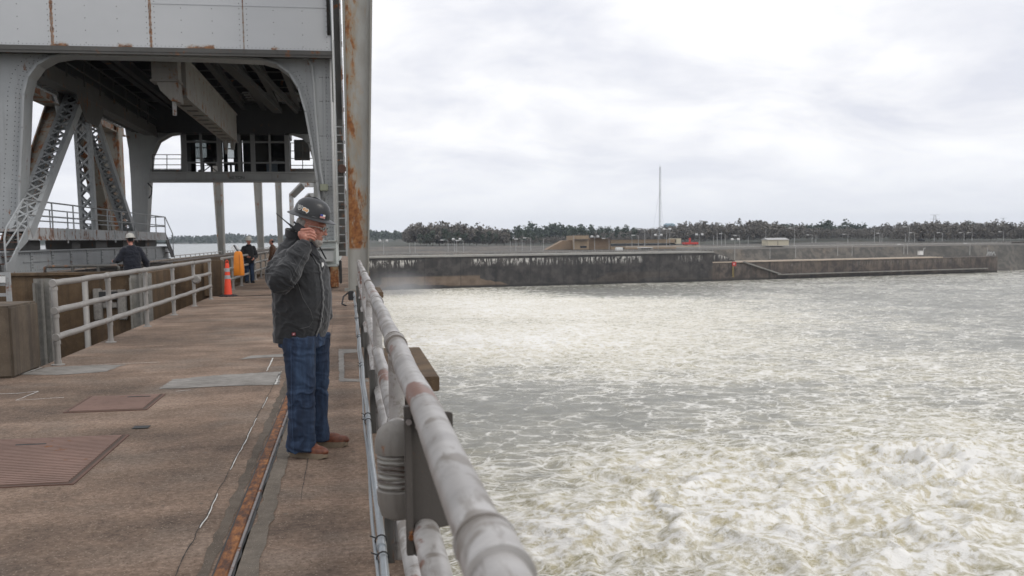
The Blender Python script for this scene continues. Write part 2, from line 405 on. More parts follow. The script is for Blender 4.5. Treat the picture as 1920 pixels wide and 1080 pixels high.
    Pw = warp(warp(pos(t, (.9, 1.05, 1)), .16, 5.), .7, 1.4, 3)
    n1 = noise(t, Pw, .42, 12, .66); n2 = noise(t, Po, 1.5, 10, .70); Pf = warp(Pw, 1.4, .7, 3)
    def sm(x, a, b_):
        q = N(t, 'ShaderNodeMapRange', interpolation_type='SMOOTHSTEP'); L(x, q.inputs[0])
        for i_, v_ in ((1, a), (2, b_)):
            if isinstance(v_, (int, float)): q.inputs[i_].default_value = v_
            else: L(v_, q.inputs[i_])
        return q.outputs[0]
    cov = math_(t, 'ADD', D, math_(t, 'ADD', math_(t, 'MULTIPLY', math_(t, 'SUBTRACT', n1, .5), 1.5), math_(t, 'MULTIPLY', Cr, .13)))
    def lace(src, sc, w0, w1):
        v_ = N(t, 'ShaderNodeTexVoronoi', feature='DISTANCE_TO_EDGE'); v_.inputs['Scale'].default_value = sc; L(src, v_.inputs['Vector'])
        wd = math_(t, 'MAXIMUM', math_(t, 'ADD', w0, math_(t, 'MULTIPLY', cov, w1)), .004)
        return math_(t, 'SUBTRACT', 1, sm(v_.outputs[0], 0., wd))
    brk = sm(n2, .34, .56)
    A1 = math_(t, 'MULTIPLY', lace(Pw, .34, .01, .17), sm(cov, .10, .42)); A2 = math_(t, 'MULTIPLY', lace(Pf, .95, .01, .23), sm(cov, .18, .60)); A3 = math_(t, 'MULTIPLY', lace(Pf, 3.0, .03, .24), sm(cov, .30, .80))
    A4 = sm(math_(t, 'ADD', cov, math_(t, 'MULTIPLY', math_(t, 'SUBTRACT', n2, .5), 2.6)), .77, 1.20)
    foam = math_(t, 'MULTIPLY', math_(t, 'MAXIMUM', math_(t, 'MAXIMUM', A1, math_(t, 'MULTIPLY', A2, .9)), math_(t, 'MULTIPLY', A3, .5)), math_(t, 'ADD', .25, math_(t, 'MULTIPLY', brk, .75)))
    foam = math_(t, 'MAXIMUM', foam, A4)
    dd = math_(t, 'ADD', D, math_(t, 'MULTIPLY', math_(t, 'SUBTRACT', n1, .5), .9))
    wc = ramp(t, dd, [(.08, (.22, .218, .185)), (.35, (.31, .298, .24)), (.62, (.42, .38, .245)), (.95, (.57, .50, .31))])
    c = mix(t, foam, wc, (.91, .895, .85)); setc(t, b, c, math_(t, 'ADD', .16, math_(t, 'MULTIPLY', foam, .7)))
    b.inputs['IOR'].default_value = 1.33
    hgt = math_(t, 'ADD', math_(t, 'ADD', math_(t, 'MULTIPLY', noise(t, Pw, 1.2, 6, .6), .8), math_(t, 'MULTIPLY', noise(t, pos(t, (.8, 1.2, 1)), 4.2, 7, .72), .55)), math_(t, 'MULTIPLY', foam, .22))
    bump(t, b, hgt, .7, .35)
    me.materials.append(m); o = bpy.data.objects.new('water', me); COL.objects.link(o); struct(o)
water()

def splashes():
    """thrown water: droplets and torn sheets over the boil"""
    sp = [(1700, 905, 70, 3.4, 6500, 'tall plume of spray bursting up from the boil at the right'),
          (1660, 1010, 46, 1.2, 2800, 'low white splash nearest the bottom right of the tailwater'),
          (1490, 950, 40, 1.1, 2200, 'low white splash left of the tall plume of spray')]
    m, t, b = newmat('spray'); setc(t, b, (.95, .95, .94), .9); tl = N(t, 'ShaderNodeBsdfTranslucent'); tl.inputs[0].default_value = (.95, .95, .94, 1); mx_ = N(t, 'ShaderNodeMixShader'); mx_.inputs[0].default_value = .5; t.links.new(b.outputs[0], mx_.inputs[1]); t.links.new(tl.outputs[0], mx_.inputs[2]); t.links.new(mx_.outputs[0], [n_ for n_ in t.nodes if n_.type == 'OUTPUT_MATERIAL'][0].inputs[0])
    b.inputs['Subsurface Weight'].default_value = 0
    for (u, v, r_, hh, n, lab) in sp:
        c = pt(u, v, Z=WZ+.2); w = r_/F_PX*(c-EYE).length; mb = MB(); vs = []; fs = []
        for i in range(n):
            a = npr.normal(0, .42); k = npr.beta(1.1, 2.6); up = k*hh*max(0, 1-abs(a)*.8)*(.7+.5*vn(np.array([[a*5, 1.2, u]]))[0])
            px = c.x+a*w+npr.normal(0, .1); py = c.y+npr.normal(0, .30)*w; pz = c.z-.2+up
            s_ = .008+.03*npr.rand()**4; o_ = len(vs)
            d1 = npr.normal(size=3); d1 /= np.linalg.norm(d1); d2 = np.cross(d1, npr.normal(size=3)); d2 /= np.linalg.norm(d2)
            P0 = np.array([px, py, pz]); st = 1+2*npr.rand()
            vs += [tuple(P0+d1*s_*st), tuple(P0-d1*s_*.5+d2*s_), tuple(P0-d1*s_*.5-d2*s_), tuple(P0+np.cross(d1, d2)*s_)]
            fs += [(o_, o_+1, o_+2), (o_, o_+3, o_+1), (o_, o_+2, o_+3), (o_+1, o_+3, o_+2)]
        mb.v = vs; mb.f = fs; o = mb.build('splash', m, smooth=False); tag(o, lab, 'splash', 'splashes on the tailwater', 'stuff')
splashes()

# ------------------------------------------------------------------ land beyond the river
def line_y(x): return 322+.185*(x-14) if x < 128 else 343.1+.255*(x-128)
def land_z(x, y):
    x = np.asarray(x, float); y = np.asarray(y, float)
    ln = np.where(x < 128, 322+.185*(x-14), 343+.255*(x-128))+14
    z = np.full(x.shape, -3.5)
    P = np.stack([x, y, 0*x], 1)
    d = np.hypot(x, y); az = np.degrees(np.arctan2(x, y))
    # ridge angular height (pixels above the horizon) by bearing
    azs = [-30, -12, -7, -2.5, 0, 2, 4, 6, 8.5, 11, 14, 17, 19.5, 22, 25, 27, 29, 31, 34, 40, 60]
    hp = [7, 7, 7, 7, 5, 6, 6, 5, 3, 4, 5, 5, 7, 9, 12, 14, 12, 6, 4, 4, 3]
    H = np.interp(az, azs, hp)/F_PX
    far = np.interp(az, [-30, -3, 0, 5, 9, 60], [2600, 2600, 1700, 1300, 1000, 1100])
    st = np.where(az < 1, far*.7, 560.)
    k = np.clip((d-st)/(far-st), 0, 1); k = k*k*(3-2*k)
    hill = (H*far+1.56-np.interp(az, [1, 5], [5, 9]))*k + (vn(P/90.)*2.5+vn(P/35.)*1.2)*k
    z = z+np.maximum(hill+3.5*k, 0)
    lake = (x < -3) & (d < st*1.0) | (az < -1.2) & (d < st)
    z = np.where(lake, -12, z)
    emb = np.clip((y-395)/60, 0, 1)*np.clip((560-y)/60, 0, 1)*np.clip((150-x)/80, 0, 1)*np.clip((x+2)/8, 0, 1)
    z = z+emb*1.6
    z = np.where(y < ln, -17., z)
    return z
def land():
    xs = np.concatenate([np.arange(-2400, -200, 50), np.arange(-200, 900, 11), np.arange(900, 2600, 60)])
    ys = np.concatenate([np.arange(322, 700, 7), np.arange(700, 1600, 20), np.arange(1600, 3300, 60)])
    X, Y = np.meshgrid(xs, ys, indexing='ij'); nx, ny = X.shape; Z = land_z(X.ravel(), Y.ravel())
    idx = np.arange(nx*ny).reshape(nx, ny); q = np.stack([idx[:-1, :-1], idx[1:, :-1], idx[1:, 1:], idx[:-1, 1:]], -1).reshape(-1, 4)
    me = bpy.data.meshes.new('ground'); me.from_pydata(np.stack([X.ravel(), Y.ravel(), Z], 1).tolist(), [], q.tolist()); me.shade_smooth()
    m, t, b = newmat('winter_ground'); P = pos(t)
    g = ramp(t, noise(t, P, .03, 8, .65), [(.35, (.085, .080, .068)), (.5, (.145, .132, .112)), (.65, (.21, .165, .125))])
    g = mix(t, ramp(t, noise(t, P, .35, 6, .7), [(.42, .8), (.58, 0)]), g, (.055, .052, .047))
    sp = N(t, 'ShaderNodeSeparateXYZ'); t.links.new(P, sp.inputs[0])
    k = ramp(t, math_(t, 'DIVIDE', sp.outputs[1], 1000), [(.56, 0), (.62, 1)])
    g = mix(t, k, g, ramp(t, noise(t, P, .05, 8, .7), [(.4, (.035, .045, .03)), (.6, (.075, .068, .05))]))
    setc(t, b, g, .95); me.materials.append(m)
    o = bpy.data.objects.new('ground', me); COL.objects.link(o); struct(o)
    # reservoir upstream
    m, t, b = newmat('reservoir_water'); setc(t, b, (.16, .18, .17), .25); bump(t, b, noise(t, pos(t), 1.2, 6, .6), .5, .2)
    mb = MB(); mb.add([(-2500, -300, -2.6), (-16.5, -300, -2.6), (-16.5, 420, -2.6), (-10, 3290, -2.6), (-2500, 3290, -2.6)], [(0, 1, 2, 3, 4)])
    struct(mb.build('reservoir_water', m))
    # river bed closing the view below everything
    mb = MB(); mb.add([(-2600, -400, -18), (2600, -400, -18), (2600, 3300, -18), (-2600, 3300, -18)], [(0, 1, 2, 3)])
    struct(mb.build('river_bed', M['conc_dark']))
land()

# ------------------------------------------------------------------ woods and trees
def leafcol(name, a, b_, c_):
    m, t, b = newmat(name); P = pos(t)
    g = ramp(t, noise(t, P, .22, 4, .7), [(.3, a), (.5, b_), (.7, c_)])
    setc(t, b, g, .9); return m
M['pine'] = leafcol('hazed_needles', (.042, .062, .045), (.065, .088, .062), (.090, .112, .080))  # greens lightened and dulled, distance haze mixed into the colour
M['bare'] = leafcol('hazed_twigs', (.11, .10, .085), (.155, .142, .122), (.20, .185, .16))  # twig tones paled the same way for distance haze
M['bark'] = plain('bark', (.10, .085, .07), .9)
def crown_arr(c, rx, rz, n, s, flat=.5):
    """n small leaf clumps spread through an uneven crown"""
    lob = npr.normal(size=(5, 3)); lob /= np.linalg.norm(lob, axis=1)[:, None]; lob *= .55*npr.rand(5, 1)+.25
    p = lob[npr.randint(0, 5, n)]+npr.normal(size=(n, 3))*.25; q_ = np.linalg.norm(p, axis=1); p = p*(np.minimum(q_, .95+.1*npr.rand(n))/np.maximum(q_, 1e-6))[:, None]
    p = p*np.array([rx, rx, rz])+np.array(c)
    d1 = npr.normal(size=(n, 3)); d1[:, 2] *= flat; d1 /= np.linalg.norm(d1, axis=1)[:, None]
    d2 = np.cross(d1, npr.normal(size=(n, 3))); d2 /= np.linalg.norm(d2, axis=1)[:, None]
    sz = (s*(.5+npr.rand(n)))[:, None]
    V = np.stack([p+d1*sz, p+d2*sz*.8, p-d1*sz, p-d2*sz*.8], 1).reshape(-1, 3)
    return V
def quads(name, V, mat, parent=None):
    n = len(V)//4; me = bpy.data.meshes.new(name); me.vertices.add(len(V)); me.vertices.foreach_set('co', V.astype(np.float32).ravel())
    me.loops.add(len(V)); me.loops.foreach_set('vertex_index', np.arange(len(V), dtype=np.int32))
    me.polygons.add(n); me.polygons.foreach_set('loop_start', np.arange(0, len(V), 4, dtype=np.int32)); me.polygons.foreach_set('loop_total', np.full(n, 4, np.int32))
    me.update(); me.materials.append(mat); o = bpy.data.objects.new(name, me); COL.objects.link(o)
    if parent: attach(o, parent)
    return o
def forest(name, label, n, azr, dr, ht, mat, sel, clump=26, s=.16, trunkfrac=0):
    out = []; k = 0
    while k < n:
        az = R(npr.uniform(*azr)); d = dr[0]+(dr[1]-dr[0])*npr.rand()**.8
        x, y = d*math.sin(az), d*math.cos(az); z = float(land_z([x], [y])[0])
        if z < -6 or vn(np.array([[x/60., y/60., sel]]))[0] < -.45: continue
        h = ht*npr.uniform(.65, 1.2)*(1+.6*vn(np.array([[x/55., y/120., sel+3]]))[0]); r_ = h*npr.uniform(.22, .32)
        out.append(crown_arr((x, y, z+h*.62), r_, h*.38, clump, h*s)); k += 1
    tag(quads(name, np.concatenate(out), mat), label, 'woodland', None, 'stuff')
forest('bare_woodland', 'grey brown leafless woodland behind the lock and along the shore', 2800, (8, 40), (620, 860), 10, M['bare'], 1., 110, .05)
forest('pine_woodland', 'dark green pine woodland on the low ridge to the right', 2900, (9.5, 34), (850, 1150), 11, M['pine'], 5., 80, .06)
forest('far_shore_woodland', 'hazy blue grey woodland on the far shore at the left', 4200, (-16, 6), (1300, 2750), 9, M['pine'], 9., 18, .18)
forest('shore_woodland', 'grey leafless woods behind the bank right of the rusty column', 900, (3.2, 9), (590, 800), 9, M['bare'], 3., 110, .05)
def pines():
    proto = []
    tops = [(788, 439), (799, 437), (811, 432), (823, 427), (834, 428), (846, 433), (858, 433), (869, 431), (880, 436), (893, 431), (905, 436), (916, 433), (930, 436), (945, 433), (958, 430), (972, 429), (986, 431), (1000, 434), (1013, 437),
            (1062, 428), (1076, 425), (1092, 424), (1108, 425), (1124, 424), (1140, 423), (1156, 424), (1172, 422), (1188, 425)]
    for i, (u, v) in enumerate(tops):
        d = 600+npr.uniform(-25, 25) if u < 1030 else 660+npr.uniform(-20, 20)
        p = pt(u, v+1, Y=d*.97); z = float(land_z([p.x], [p.y])[0]); h = p.z-z
        nm = ['first', 'second', 'third', 'fourth', 'fifth', 'sixth', 'seventh', 'eighth', 'ninth', 'tenth', 'eleventh', 'twelfth', 'thirteenth', 'fourteenth', 'fifteenth', 'sixteenth', 'seventeenth', 'eighteenth', 'nineteenth']
        lab = ('tall dark pine in the stand right of the rusty column, %s from the left' % nm[i]) if i < 19 else ('dark pine behind the brown brick building, %s from the left' % nm[i-19])
        tr = thing('pine_tree', (p.x, p.y, z), lab, 'tree', 'pine trees beyond the lock')
        r_ = h*.26; quads('crown', np.concatenate([crown_arr((p.x, p.y, z+h*.78), r_, h*.27, 300, h*.033), crown_arr((p.x, p.y, z+h*.5), r_*.9, h*.2, 34, h*.05)]), M['pine'], tr)
        MB().path([(p.x, p.y, z), (p.x+.2, p.y, z+h*.5), (p.x, p.y, z+h*.85)], [h*.02, h*.015, h*.006], 6).build('trunk', M['bark'], tr)
pines()

# ------------------------------------------------------------------ lock walls
def stained(name, base1, base2, top, light=.0, brownpatch=False):
    m, t, b = newmat(name); P = pos(t); sp = N(t, 'ShaderNodeSeparateXYZ'); t.links.new(P, sp.inputs[0])
    c = ramp(t, noise(t, P, .14, 7, .65), [(.35, base1), (.65, base2)])
    s = noise(t, pos(t, (.9, .9, .05)), 1., 7, .7)
    c = mix(t, ramp(t, s, [(.45, 0), (.66, .55)]), c, (.018, .017, .017))
    c = mix(t, ramp(t, noise(t, P, .32, 7, .7), [(.45, 0), (.6, .6)]), c, tuple(x*1.5 for x in base2))
    # pale lime runs hanging from a line under the coping
    s2 = noise(t, pos(t, (1.2, 1.2, .20)), 1.5, 6, .75)
    hgt = math_(t, 'DIVIDE', math_(t, 'SUBTRACT', sp.outputs[2], top-3.2), 3.2, True)
    band = ramp(t, math_(t, 'DIVIDE', math_(t, 'SUBTRACT', sp.outputs[2], top-5), 5, True), [(.3, 0), (.62, 1), (.80, 1), (.84, 0)])
    kk = math_(t, 'MULTIPLY', ramp(t, math_(t, 'ADD', s2, math_(t, 'MULTIPLY', hgt, .06)), [(.54, 0), (.59, 1)]), band)
    kk = math_(t, 'MULTIPLY', kk, ramp(t, noise(t, P, .045, 3, .6), [(.42, 0), (.5, 1)]))
    c = mix(t, math_(t, 'MULTIPLY', kk, light), c, (.62, .60, .56))
    if brownpatch:
        v = N(t, 'ShaderNodeTexVoronoi'); v.inputs['Scale'].default_value = .11; v.inputs['Randomness'].default_value = .6; v.distance = 'CHEBYCHEV'
        t.links.new(pos(t, (.8, .2, 2.2)), v.inputs['Vector']); pk = N(t, 'ShaderNodeSeparateColor'); t.links.new(v.outputs['Color'], pk.inputs[0])
        low = ramp(t, math_(t, 'DIVIDE', math_(t, 'SUBTRACT', sp.outputs[2], WZ), 10, True), [(.03, 0), (.09, 1), (.36, 1), (.42, 0)])
        xx = ramp(t, math_(t, 'DIVIDE', sp.outputs[0], 200), [(.30, 1), (.40, .15)])
        k = math_(t, 'MULTIPLY', math_(t, 'MULTIPLY', ramp(t, pk.outputs[0], [(.46, 0), (.49, .7)]), low), xx)
        c = mix(t, k, c, ramp(t, noise(t, P, .5, 5, .6), [(.3, (.15, .105, .07)), (.7, (.28, .21, .15))]))
    wet = ramp(t, math_(t, 'DIVIDE', math_(t, 'SUBTRACT', sp.outputs[2], WZ), 10, True), [(.03, .7), (.10, 0)])
    c = mix(t, wet, c, (.02, .02, .018))
    jn = N(t, 'ShaderNodeTexBrick'); jn.inputs['Scale'].default_value = 1; jn.inputs['Brick Width'].default_value = 12.; jn.inputs['Row Height'].default_value = 50; jn.inputs['Mortar Size'].default_value = .12
    jn.inputs['Color1'].default_value = jn.inputs['Color2'].default_value = (0, 0, 0, 1); jn.inputs['Mortar'].default_value = (1, 1, 1, 1); jn.offset = 0; t.links.new(P, jn.inputs['Vector'])
    c = mix(t, math_(t, 'MULTIPLY', jn.outputs[0], .6), c, (.02, .02, .02))
    setc(t, b, c, .9); return m
M['wall_near'] = stained('lock_wall_face', (.024, .022, .022), (.068, .062, .057), -4.2, 1., True)
M['wall_low'] = stained('guide_wall_face', (.05, .042, .038), (.115, .092, .074), -7.7, .12)
M['wall_back'] = stained('far_lock_wall_face', (.042, .035, .030), (.072, .060, .050), -3.6, .0)
M['coping'] = plain('coping_concrete', (.31, .30, .275), .85, 0, .2, .5)
M['tancoping'] = plain('tan_coping', (.46, .38, .30), .85, 0, .2, .4)
M['pole'] = plain('pale_pole', (.42, .42, .41), .6)
M['rail_far'] = plain('weathered_rail', (.27, .27, .26), .7)
def wallseg(mb, a, b, th, z0, z1):
    a = Vector((*a, 0)); b = Vector((*b, 0)); d, s, u = frame(b-a); n = -s if (-s).y > 0 else s
    mb.prism([a+Vector((0, 0, z0)), b+Vector((0, 0, z0)), b+n*th+Vector((0, 0, z0)), a+n*th+Vector((0, 0, z0))], (0, 0, z1-z0))
    return n
KX = pt(1338, 527, Z=WZ).x
PA = (-12., line_y(-12)); PB = (KX, line_y(KX)); PC = (267.1, 379.); PD = (320, 455.7)
def lock():
    t1 = thing('lock_wall', (PA[0], PA[1], WZ), 'tall dark stained concrete lock wall with pale lime runs, right of the column', 'lock wall')
    mb = MB(); n = wallseg(mb, PA, PB, 13, WZ-3, -4.3); mb.build('wall', M['wall_near'], t1)
    mb = MB(); a = (PA[0]-n.x*.4, PA[1]-n.y*.4); b = (PB[0]-n.x*.4+.3, PB[1]-n.y*.4); wallseg(mb, a, b, 14, -4.3, -3.75); mb.build('coping', M['coping'], t1)
    # sloped end dropping to the low guide wall
    z = -3.75
    mb = MB(); e = Vector((PB[0], PB[1]+1, 0)); dx = Vector((1, .23, 0))
    mb.prism([e+Vector((0, 0, -7.6)), e+dx*10+Vector((0, 0, -7.6)), e+dx*4+Vector((0, 0, -5.2)), e+Vector((0, 0, z-.4))], (-1, 6, 0)); mb.build('end_ramp', M['wall_near'], t1)
    rl = MB()
    for i in range(60):
        f = i/59; x = PA[0]+(PB[0]-PA[0])*f; y = PA[1]+(PB[1]-PA[1])*f
        rl.box(x-.05, x+.05, y, y+.1, z, z+1.1)
    for hh in (.55, 1.1): rl.beam((PA[0], PA[1]+.05, z+hh), (PB[0], PB[1]+.05, z+hh), .07, .07)
    rl.build('guard_rail', M['rail_far'], t1)
    t2 = thing('guide_wall', (PB[0], PB[1], WZ), 'long low dark guide wall with a tan coping reaching right over the water', 'guide wall')
    mb = MB(); n = wallseg(mb, (PB[0]+.01, PB[1]+.3), PC, 7, WZ-3, -8.0); mb.build('wall', M['wall_low'], t2)
    mb = MB(); wallseg(mb, (PB[0]-n.x*.3, PB[1]+.3-n.y*.3), (PC[0]-30, PC[1]-30*.255-n.y*.3), 7.4, -8.0, -7.6); mb.build('coping', M['tancoping'], t2)
    mb = MB(); a = Vector((PB[0]+13, PB[1]+13*.255-.3, -7.8)); bb = Vector((PB[0]+29, PB[1]+29*.255-.35, -12.6)); mb.beam(a, bb, .9, .5); mb.build('stair', M['conc_grey'], t2)
    mb = MB(); wallseg(mb, (PB[0]+28, PB[1]+28*.255-.9), (PC[0]-6, PC[1]-6*.255-.9), .9, -13.0, -12.6); mb.build('ledge', M['conc_grey'], t2)
    t3 = thing('far_lock_wall', (60, 380, WZ), 'far grey brown lock wall standing behind the low guide wall', 'lock wall')
    s = (PD[1]-(PB[1]+62))/(PD[0]-PB[0]); A2 = (PB[0]-20, PB[1]+62-20*s); B2 = (330, PB[1]+62+(330-PB[0])*s)
    zt = pt(1600, 459.5, Y=PB[1]+62+s*70).z
    mb = MB(); wallseg(mb, A2, B2, 10, WZ-3, zt-.6); mb.build('wall', M['wall_back'], t3)
    mb = MB(); wallseg(mb, (A2[0], A2[1]-.3), (B2[0]+.2, B2[1]-.3), 10.5, zt-.6, zt); mb.build('coping', M['coping'], t3)
    rl = MB(); 
    for i in range(70):
        f = i/69; x = A2[0]+(B2[0]-A2[0])*f; y = A2[1]+(B2[1]-A2[1])*f; rl.box(x-.06, x+.06, y, y+.1, zt, zt+1.1)
    for hh in (.55, 1.1): rl.beam((A2[0], A2[1]+.05, zt+hh), (B2[0], B2[1]+.05, zt+hh), .08, .08)
    rl.build('guard_rail', M['rail_far'], t3)
    t4 = thing('downstream_wall', (340, 470, WZ), 'dark wall past the end of the guide wall at the right edge', 'lock wall')
    mb = MB(); wallseg(mb, (B2[0]+.05, B2[1]+1.5), (560, 520), 10, WZ-3, -8.5); mb.build('wall', M['wall_low'], t4)
    mb = MB(); wallseg(mb, (B2[0]+.05, B2[1]+3), (560, 521.5), 6, -8.5, zt+.1); mb.build('upper_wall', M['wall_back'], t4)
    return A2, B2, s, zt
A2, B2, SL, ZT = lock()

ORD = ['first', 'second', 'third', 'fourth', 'fifth', 'sixth', 'seventh', 'eighth', 'ninth', 'tenth', 'eleventh', 'twelfth', 'thirteenth', 'fourteenth', 'fifteenth', 'sixteenth', 'seventeenth', 'eighteenth', 'nineteenth', 'twentieth']
def lamp_pole(u, vt, vb, kind, depth, label, group):
    p = pt(u, vt, Y=depth); zb = pt(u, vb, Y=depth).z; x, y, zt_ = p
    o = thing('light_pole', (x, y, zb), label, 'light pole', group)
    w = .115*depth/400
    MB().path([(x, y, zb), (x, y, zt_)], [w, w*.6], 8).build('pole', M['pole'], o)
    if kind == 2:
        mb = MB(); mb.beam((x-1.3, y, zt_), (x+1.3, y, zt_), w, w); mb.build('crossarm', M['pole'], o)
        for s_ in (-1, 1):
            MB().obox((x+s_*1.2, y-.3, zt_+.1), (.42, 0, 0), (0, .4, .1), (0, -.08, .26)).build('floodlight', M['lamp'], o)
    elif kind == 1:
        MB().path([(x, y, zt_), (x-.8, y, zt_+.25), (x-1.8, y, zt_+.25)], w*.5, 6).build('arm', M['pole'], o)
        MB().obox((x-2.2, y, zt_+.2), (.6, 0, 0), (0, .25, 0), (0, 0, .14)).build('lamp_head', M['lamp'], o)
    return o
M['lamp'] = plain('lamp_housing', (.66, .66, .65), .4)
def poles():
    A = [(719, 452, 478, 2), (768, 455, 475, 0), (778, 454, 474, 0), (840, 451, 473, 1), (852, 452, 473, 0), (856, 449, 473, 2), (869, 452, 473, 1), (957, 451, 471, 0), (967, 451, 471, 0), (979, 449, 471, 1), (995, 447, 470, 1), (987+32, 448, 470, 0)]
    for i, (u, a, b_, k) in enumerate(sorted(A)):
        lamp_pole(u, a, b_, k, 352, 'pale light pole on the bank behind the tall lock wall, %s from the left' % ORD[i], 'light poles along the bank')
    B = [(1076, 441, 468, 0), (1115, 444, 469, 2), (1142, 448, 468, 1), (1185, 442, 464, 0), (1197, 442, 464, 1), (1209, 431, 464, 1), (1234, 441, 466, 2), (1250, 430, 464, 2), (1256, 435, 463, 0), (1311, 440, 469, 2)]
    for i, (u, a, b_, k) in enumerate(B):
        lamp_pole(u, a, b_, k, 375, 'pale light pole in front of the brown brick building, %s from the left' % ORD[i], 'light poles by the brick building')
    Cc = [(1338, 442, 460, 0), (1345, 435, 460, 0), (1353, 434, 460, 0), (1360, 439, 460, 1), (1387, 442, 459, 1), (1403, 443, 460, 0), (1436, 430, 458, 0), (1490, 428, 479, 1), (1523, 441, 456, 1), (1530, 441, 456, 0), (1590, 440, 455, 1), (1640, 429, 454, 0), (1650, 439, 454, 0), (1654, 438, 454, 1), (1698, 438, 454, 0), (1705, 426, 454, 1), (1715, 437, 454, 1), (1752, 438, 453, 0), (1767, 437, 453, 1), (1808, 437, 452, 1), (1823, 437, 452, 1), (1882, 435, 452, 1)]
    for i, (u, a, b_, k) in enumerate(Cc):
        lamp_pole(u, a, b_, k, PB[1]+66+SL*(pt(u, 460, Y=430).x-PB[0]), 'pale light pole on the far lock wall, %s from the left' % (ORD[i] if i < 20 else ('last' if i == 21 else 'last but one')), 'light poles on the far lock wall')
    Dd = [(1378, 449, 487, 2), (1444, 464, 485, 0), (1492, 462, 483, 0), (1571, 461, 479, 0), (1598, 459, 479, 0), (1695, 459, 477, 1), (1702, 456, 477, 0), (1819, 457, 478, 1), (1852, 464, 479, 0)]
    for i, (u, a, b_, k) in enumerate(Dd):
        x = pt(u, 480, Y=370).x
        lamp_pole(u, a, b_, k, PB[1]+4+.255*(x-PB[0]), 'white pole standing on the low guide wall, %s from the left' % ORD[i], 'poles on the guide wall')
poles()
M['brick'] = plain('tan_brick', (.25, .18, .12), .85, 0, .15, .8)
M['brick2'] = plain('light_brick', (.33, .25, .17), .85, 0, .15, .8)
M['roofd'] = plain('dark_roof', (.13, .11, .09), .8)
M['beige'] = plain('beige_siding', (.55, .50, .38), .7)
M['red'] = plain('red_paint', (.50, .05, .04), .5)
def far_buildings():
    D = 392
    def bx(mb, u0, v0, u1, v1, d0, d1): 
        a = pt(u0, v1, Y=d0); c = pt(u1, v0, Y=d0); mb.box(a.x, c.x, d0, d1, a.z, c.z); return mb
    o = thing('brick_building', tuple(pt(1170, 468, Y=D)), 'long low tan brick building with a dark window band behind the lock wall', 'building')
    bx(MB(), 1076, 441.5, 1104, 468, D, D+14).build('entrance_block', M['brick2'], o)
    bx(MB(), 1104, 446, 1145, 468, D+2, D+14).build('wall', M['brick'], o)
    bx(MB(), 1145, 448.5, 1268, 456.5, D+1, D+14).build('upper_wall', M['brick2'], o)
    bx(MB(), 1145, 456.5, 1268, 461, D+2, D+14).build('window_band', M['glass_dark'], o)
    bx(MB(), 1145, 461, 1268, 468, D+1, D+14).build('lower_wall', M['brick2'], o)
    bx(MB(), 1110, 444.6, 1255, 446.2, D-.5, D+15).build('roof', M['roofd'], o)
    bx(MB(), 1078, 448, 1104.5, 450, D-1.5, D).build('canopy', M['roofd'], o)
    bx(MB(), 1088, 461, 1100, 465, D-.1, D+.1).build('window', M['glass_dark'], o)
    bx(MB(), 1266, 447, 1277, 457, D+1, D+10).build('tank', M['beige'], o)
    o = bx(MB(), 1025, 450.5, 1076, 468, D+3, D+9); 
    mb = MB(); a = pt(1025, 468, Y=D+3); b_ = pt(1056, 451, Y=D+3); c = pt(1076, 450, Y=D+3); e = pt(1076, 468, Y=D+3)
    mb.prism([a, e, c, b_], (0, 6, 0)); tag(mb.build('sloped_annex', M['brick']), 'brown annex with a sloping roof left of the brick building', 'building')
    o = thing('long_wall', tuple(pt(1240, 468, Y=D-5)), 'long pale retaining wall in front of the brick building', 'wall')
    bx(MB(), 1173, 460, 1313, 464.5, D-6, D-5).build('wall', M['tancoping'], o)
    o = thing('van', tuple(pt(1163, 470, Y=370)), 'small white van parked left of the covered trailer on the lock wall', 'van')
    bx(MB(), 1156, 463.5, 1168, 470, 366, 368.2).build('body', M['white'], o, bevel=.15); bx(MB(), 1168.2, 464.5, 1171, 467, 366.2, 368).build('windscreen', M['glass_dark'], o)
    o = thing('low_shelter', tuple(pt(1212, 468, Y=368)), 'low white shelter with four dark openings on the lock wall', 'shelter')
    bx(MB(), 1199, 463.7, 1224, 465, 366, 369).build('roof', M['white'], o)
    bx(MB(), 1199, 465, 1224, 470, 366.6, 368.6).build('wall', M['coping'], o)
    for k in range(4):
        u = 1203+k*4.6; bx(MB(), u, 465.4, u+3, 467.6, 366.4, 366.62).build('opening', M['glass_dark'], o)
    y = PB[1]+64+SL*35
    o = thing('storage_shed', tuple(pt(1460, 459, Y=y)), 'beige metal shed with a pale roof on the far lock wall', 'shed')
    bx(MB(), 1440.5, 449.5, 1479, 460.5, y, y+7).build('wall', M['beige'], o)
    a = pt(1439.5, 449.8, Y=y-.4); b_ = pt(1480, 449.5, Y=y-.4); c = pt(1441, 446.2, Y=y-.4)
    mb = MB(); mb.prism([a, Vector((a.x, a.y+4, c.z)), Vector((a.x, a.y+8, a.z))], (b_.x-a.x, 0, 0)); mb.build('roof', M['pole'], o)
    bx(MB(), 1458, 452, 1459, 460, y-.1, y+.05).build('door_edge', M['roofd'], o)
    o = thing('red_crane_truck', tuple(pt(1298, 460, Y=420)), 'red lifting truck parked right of the brick building', 'truck')
    bx(MB(), 1284, 454, 1310, 458.5, 418, 422).build('body', M['red'], o, bevel=.2); bx(MB(), 1292.8, 446, 1295.2, 456, 419, 420).build('mast', M['red'], o)
    bx(MB(), 1286, 458.5, 1290, 461, 418, 422).build('wheel', M['black'], o); bx(MB(), 1303, 458.5, 1307, 461, 418, 422).build('wheel', M['black'], o)
    o = thing('pickup_truck', tuple(pt(1730, 453, Y=470)), 'dark vehicle on top of the far lock wall', 'truck')
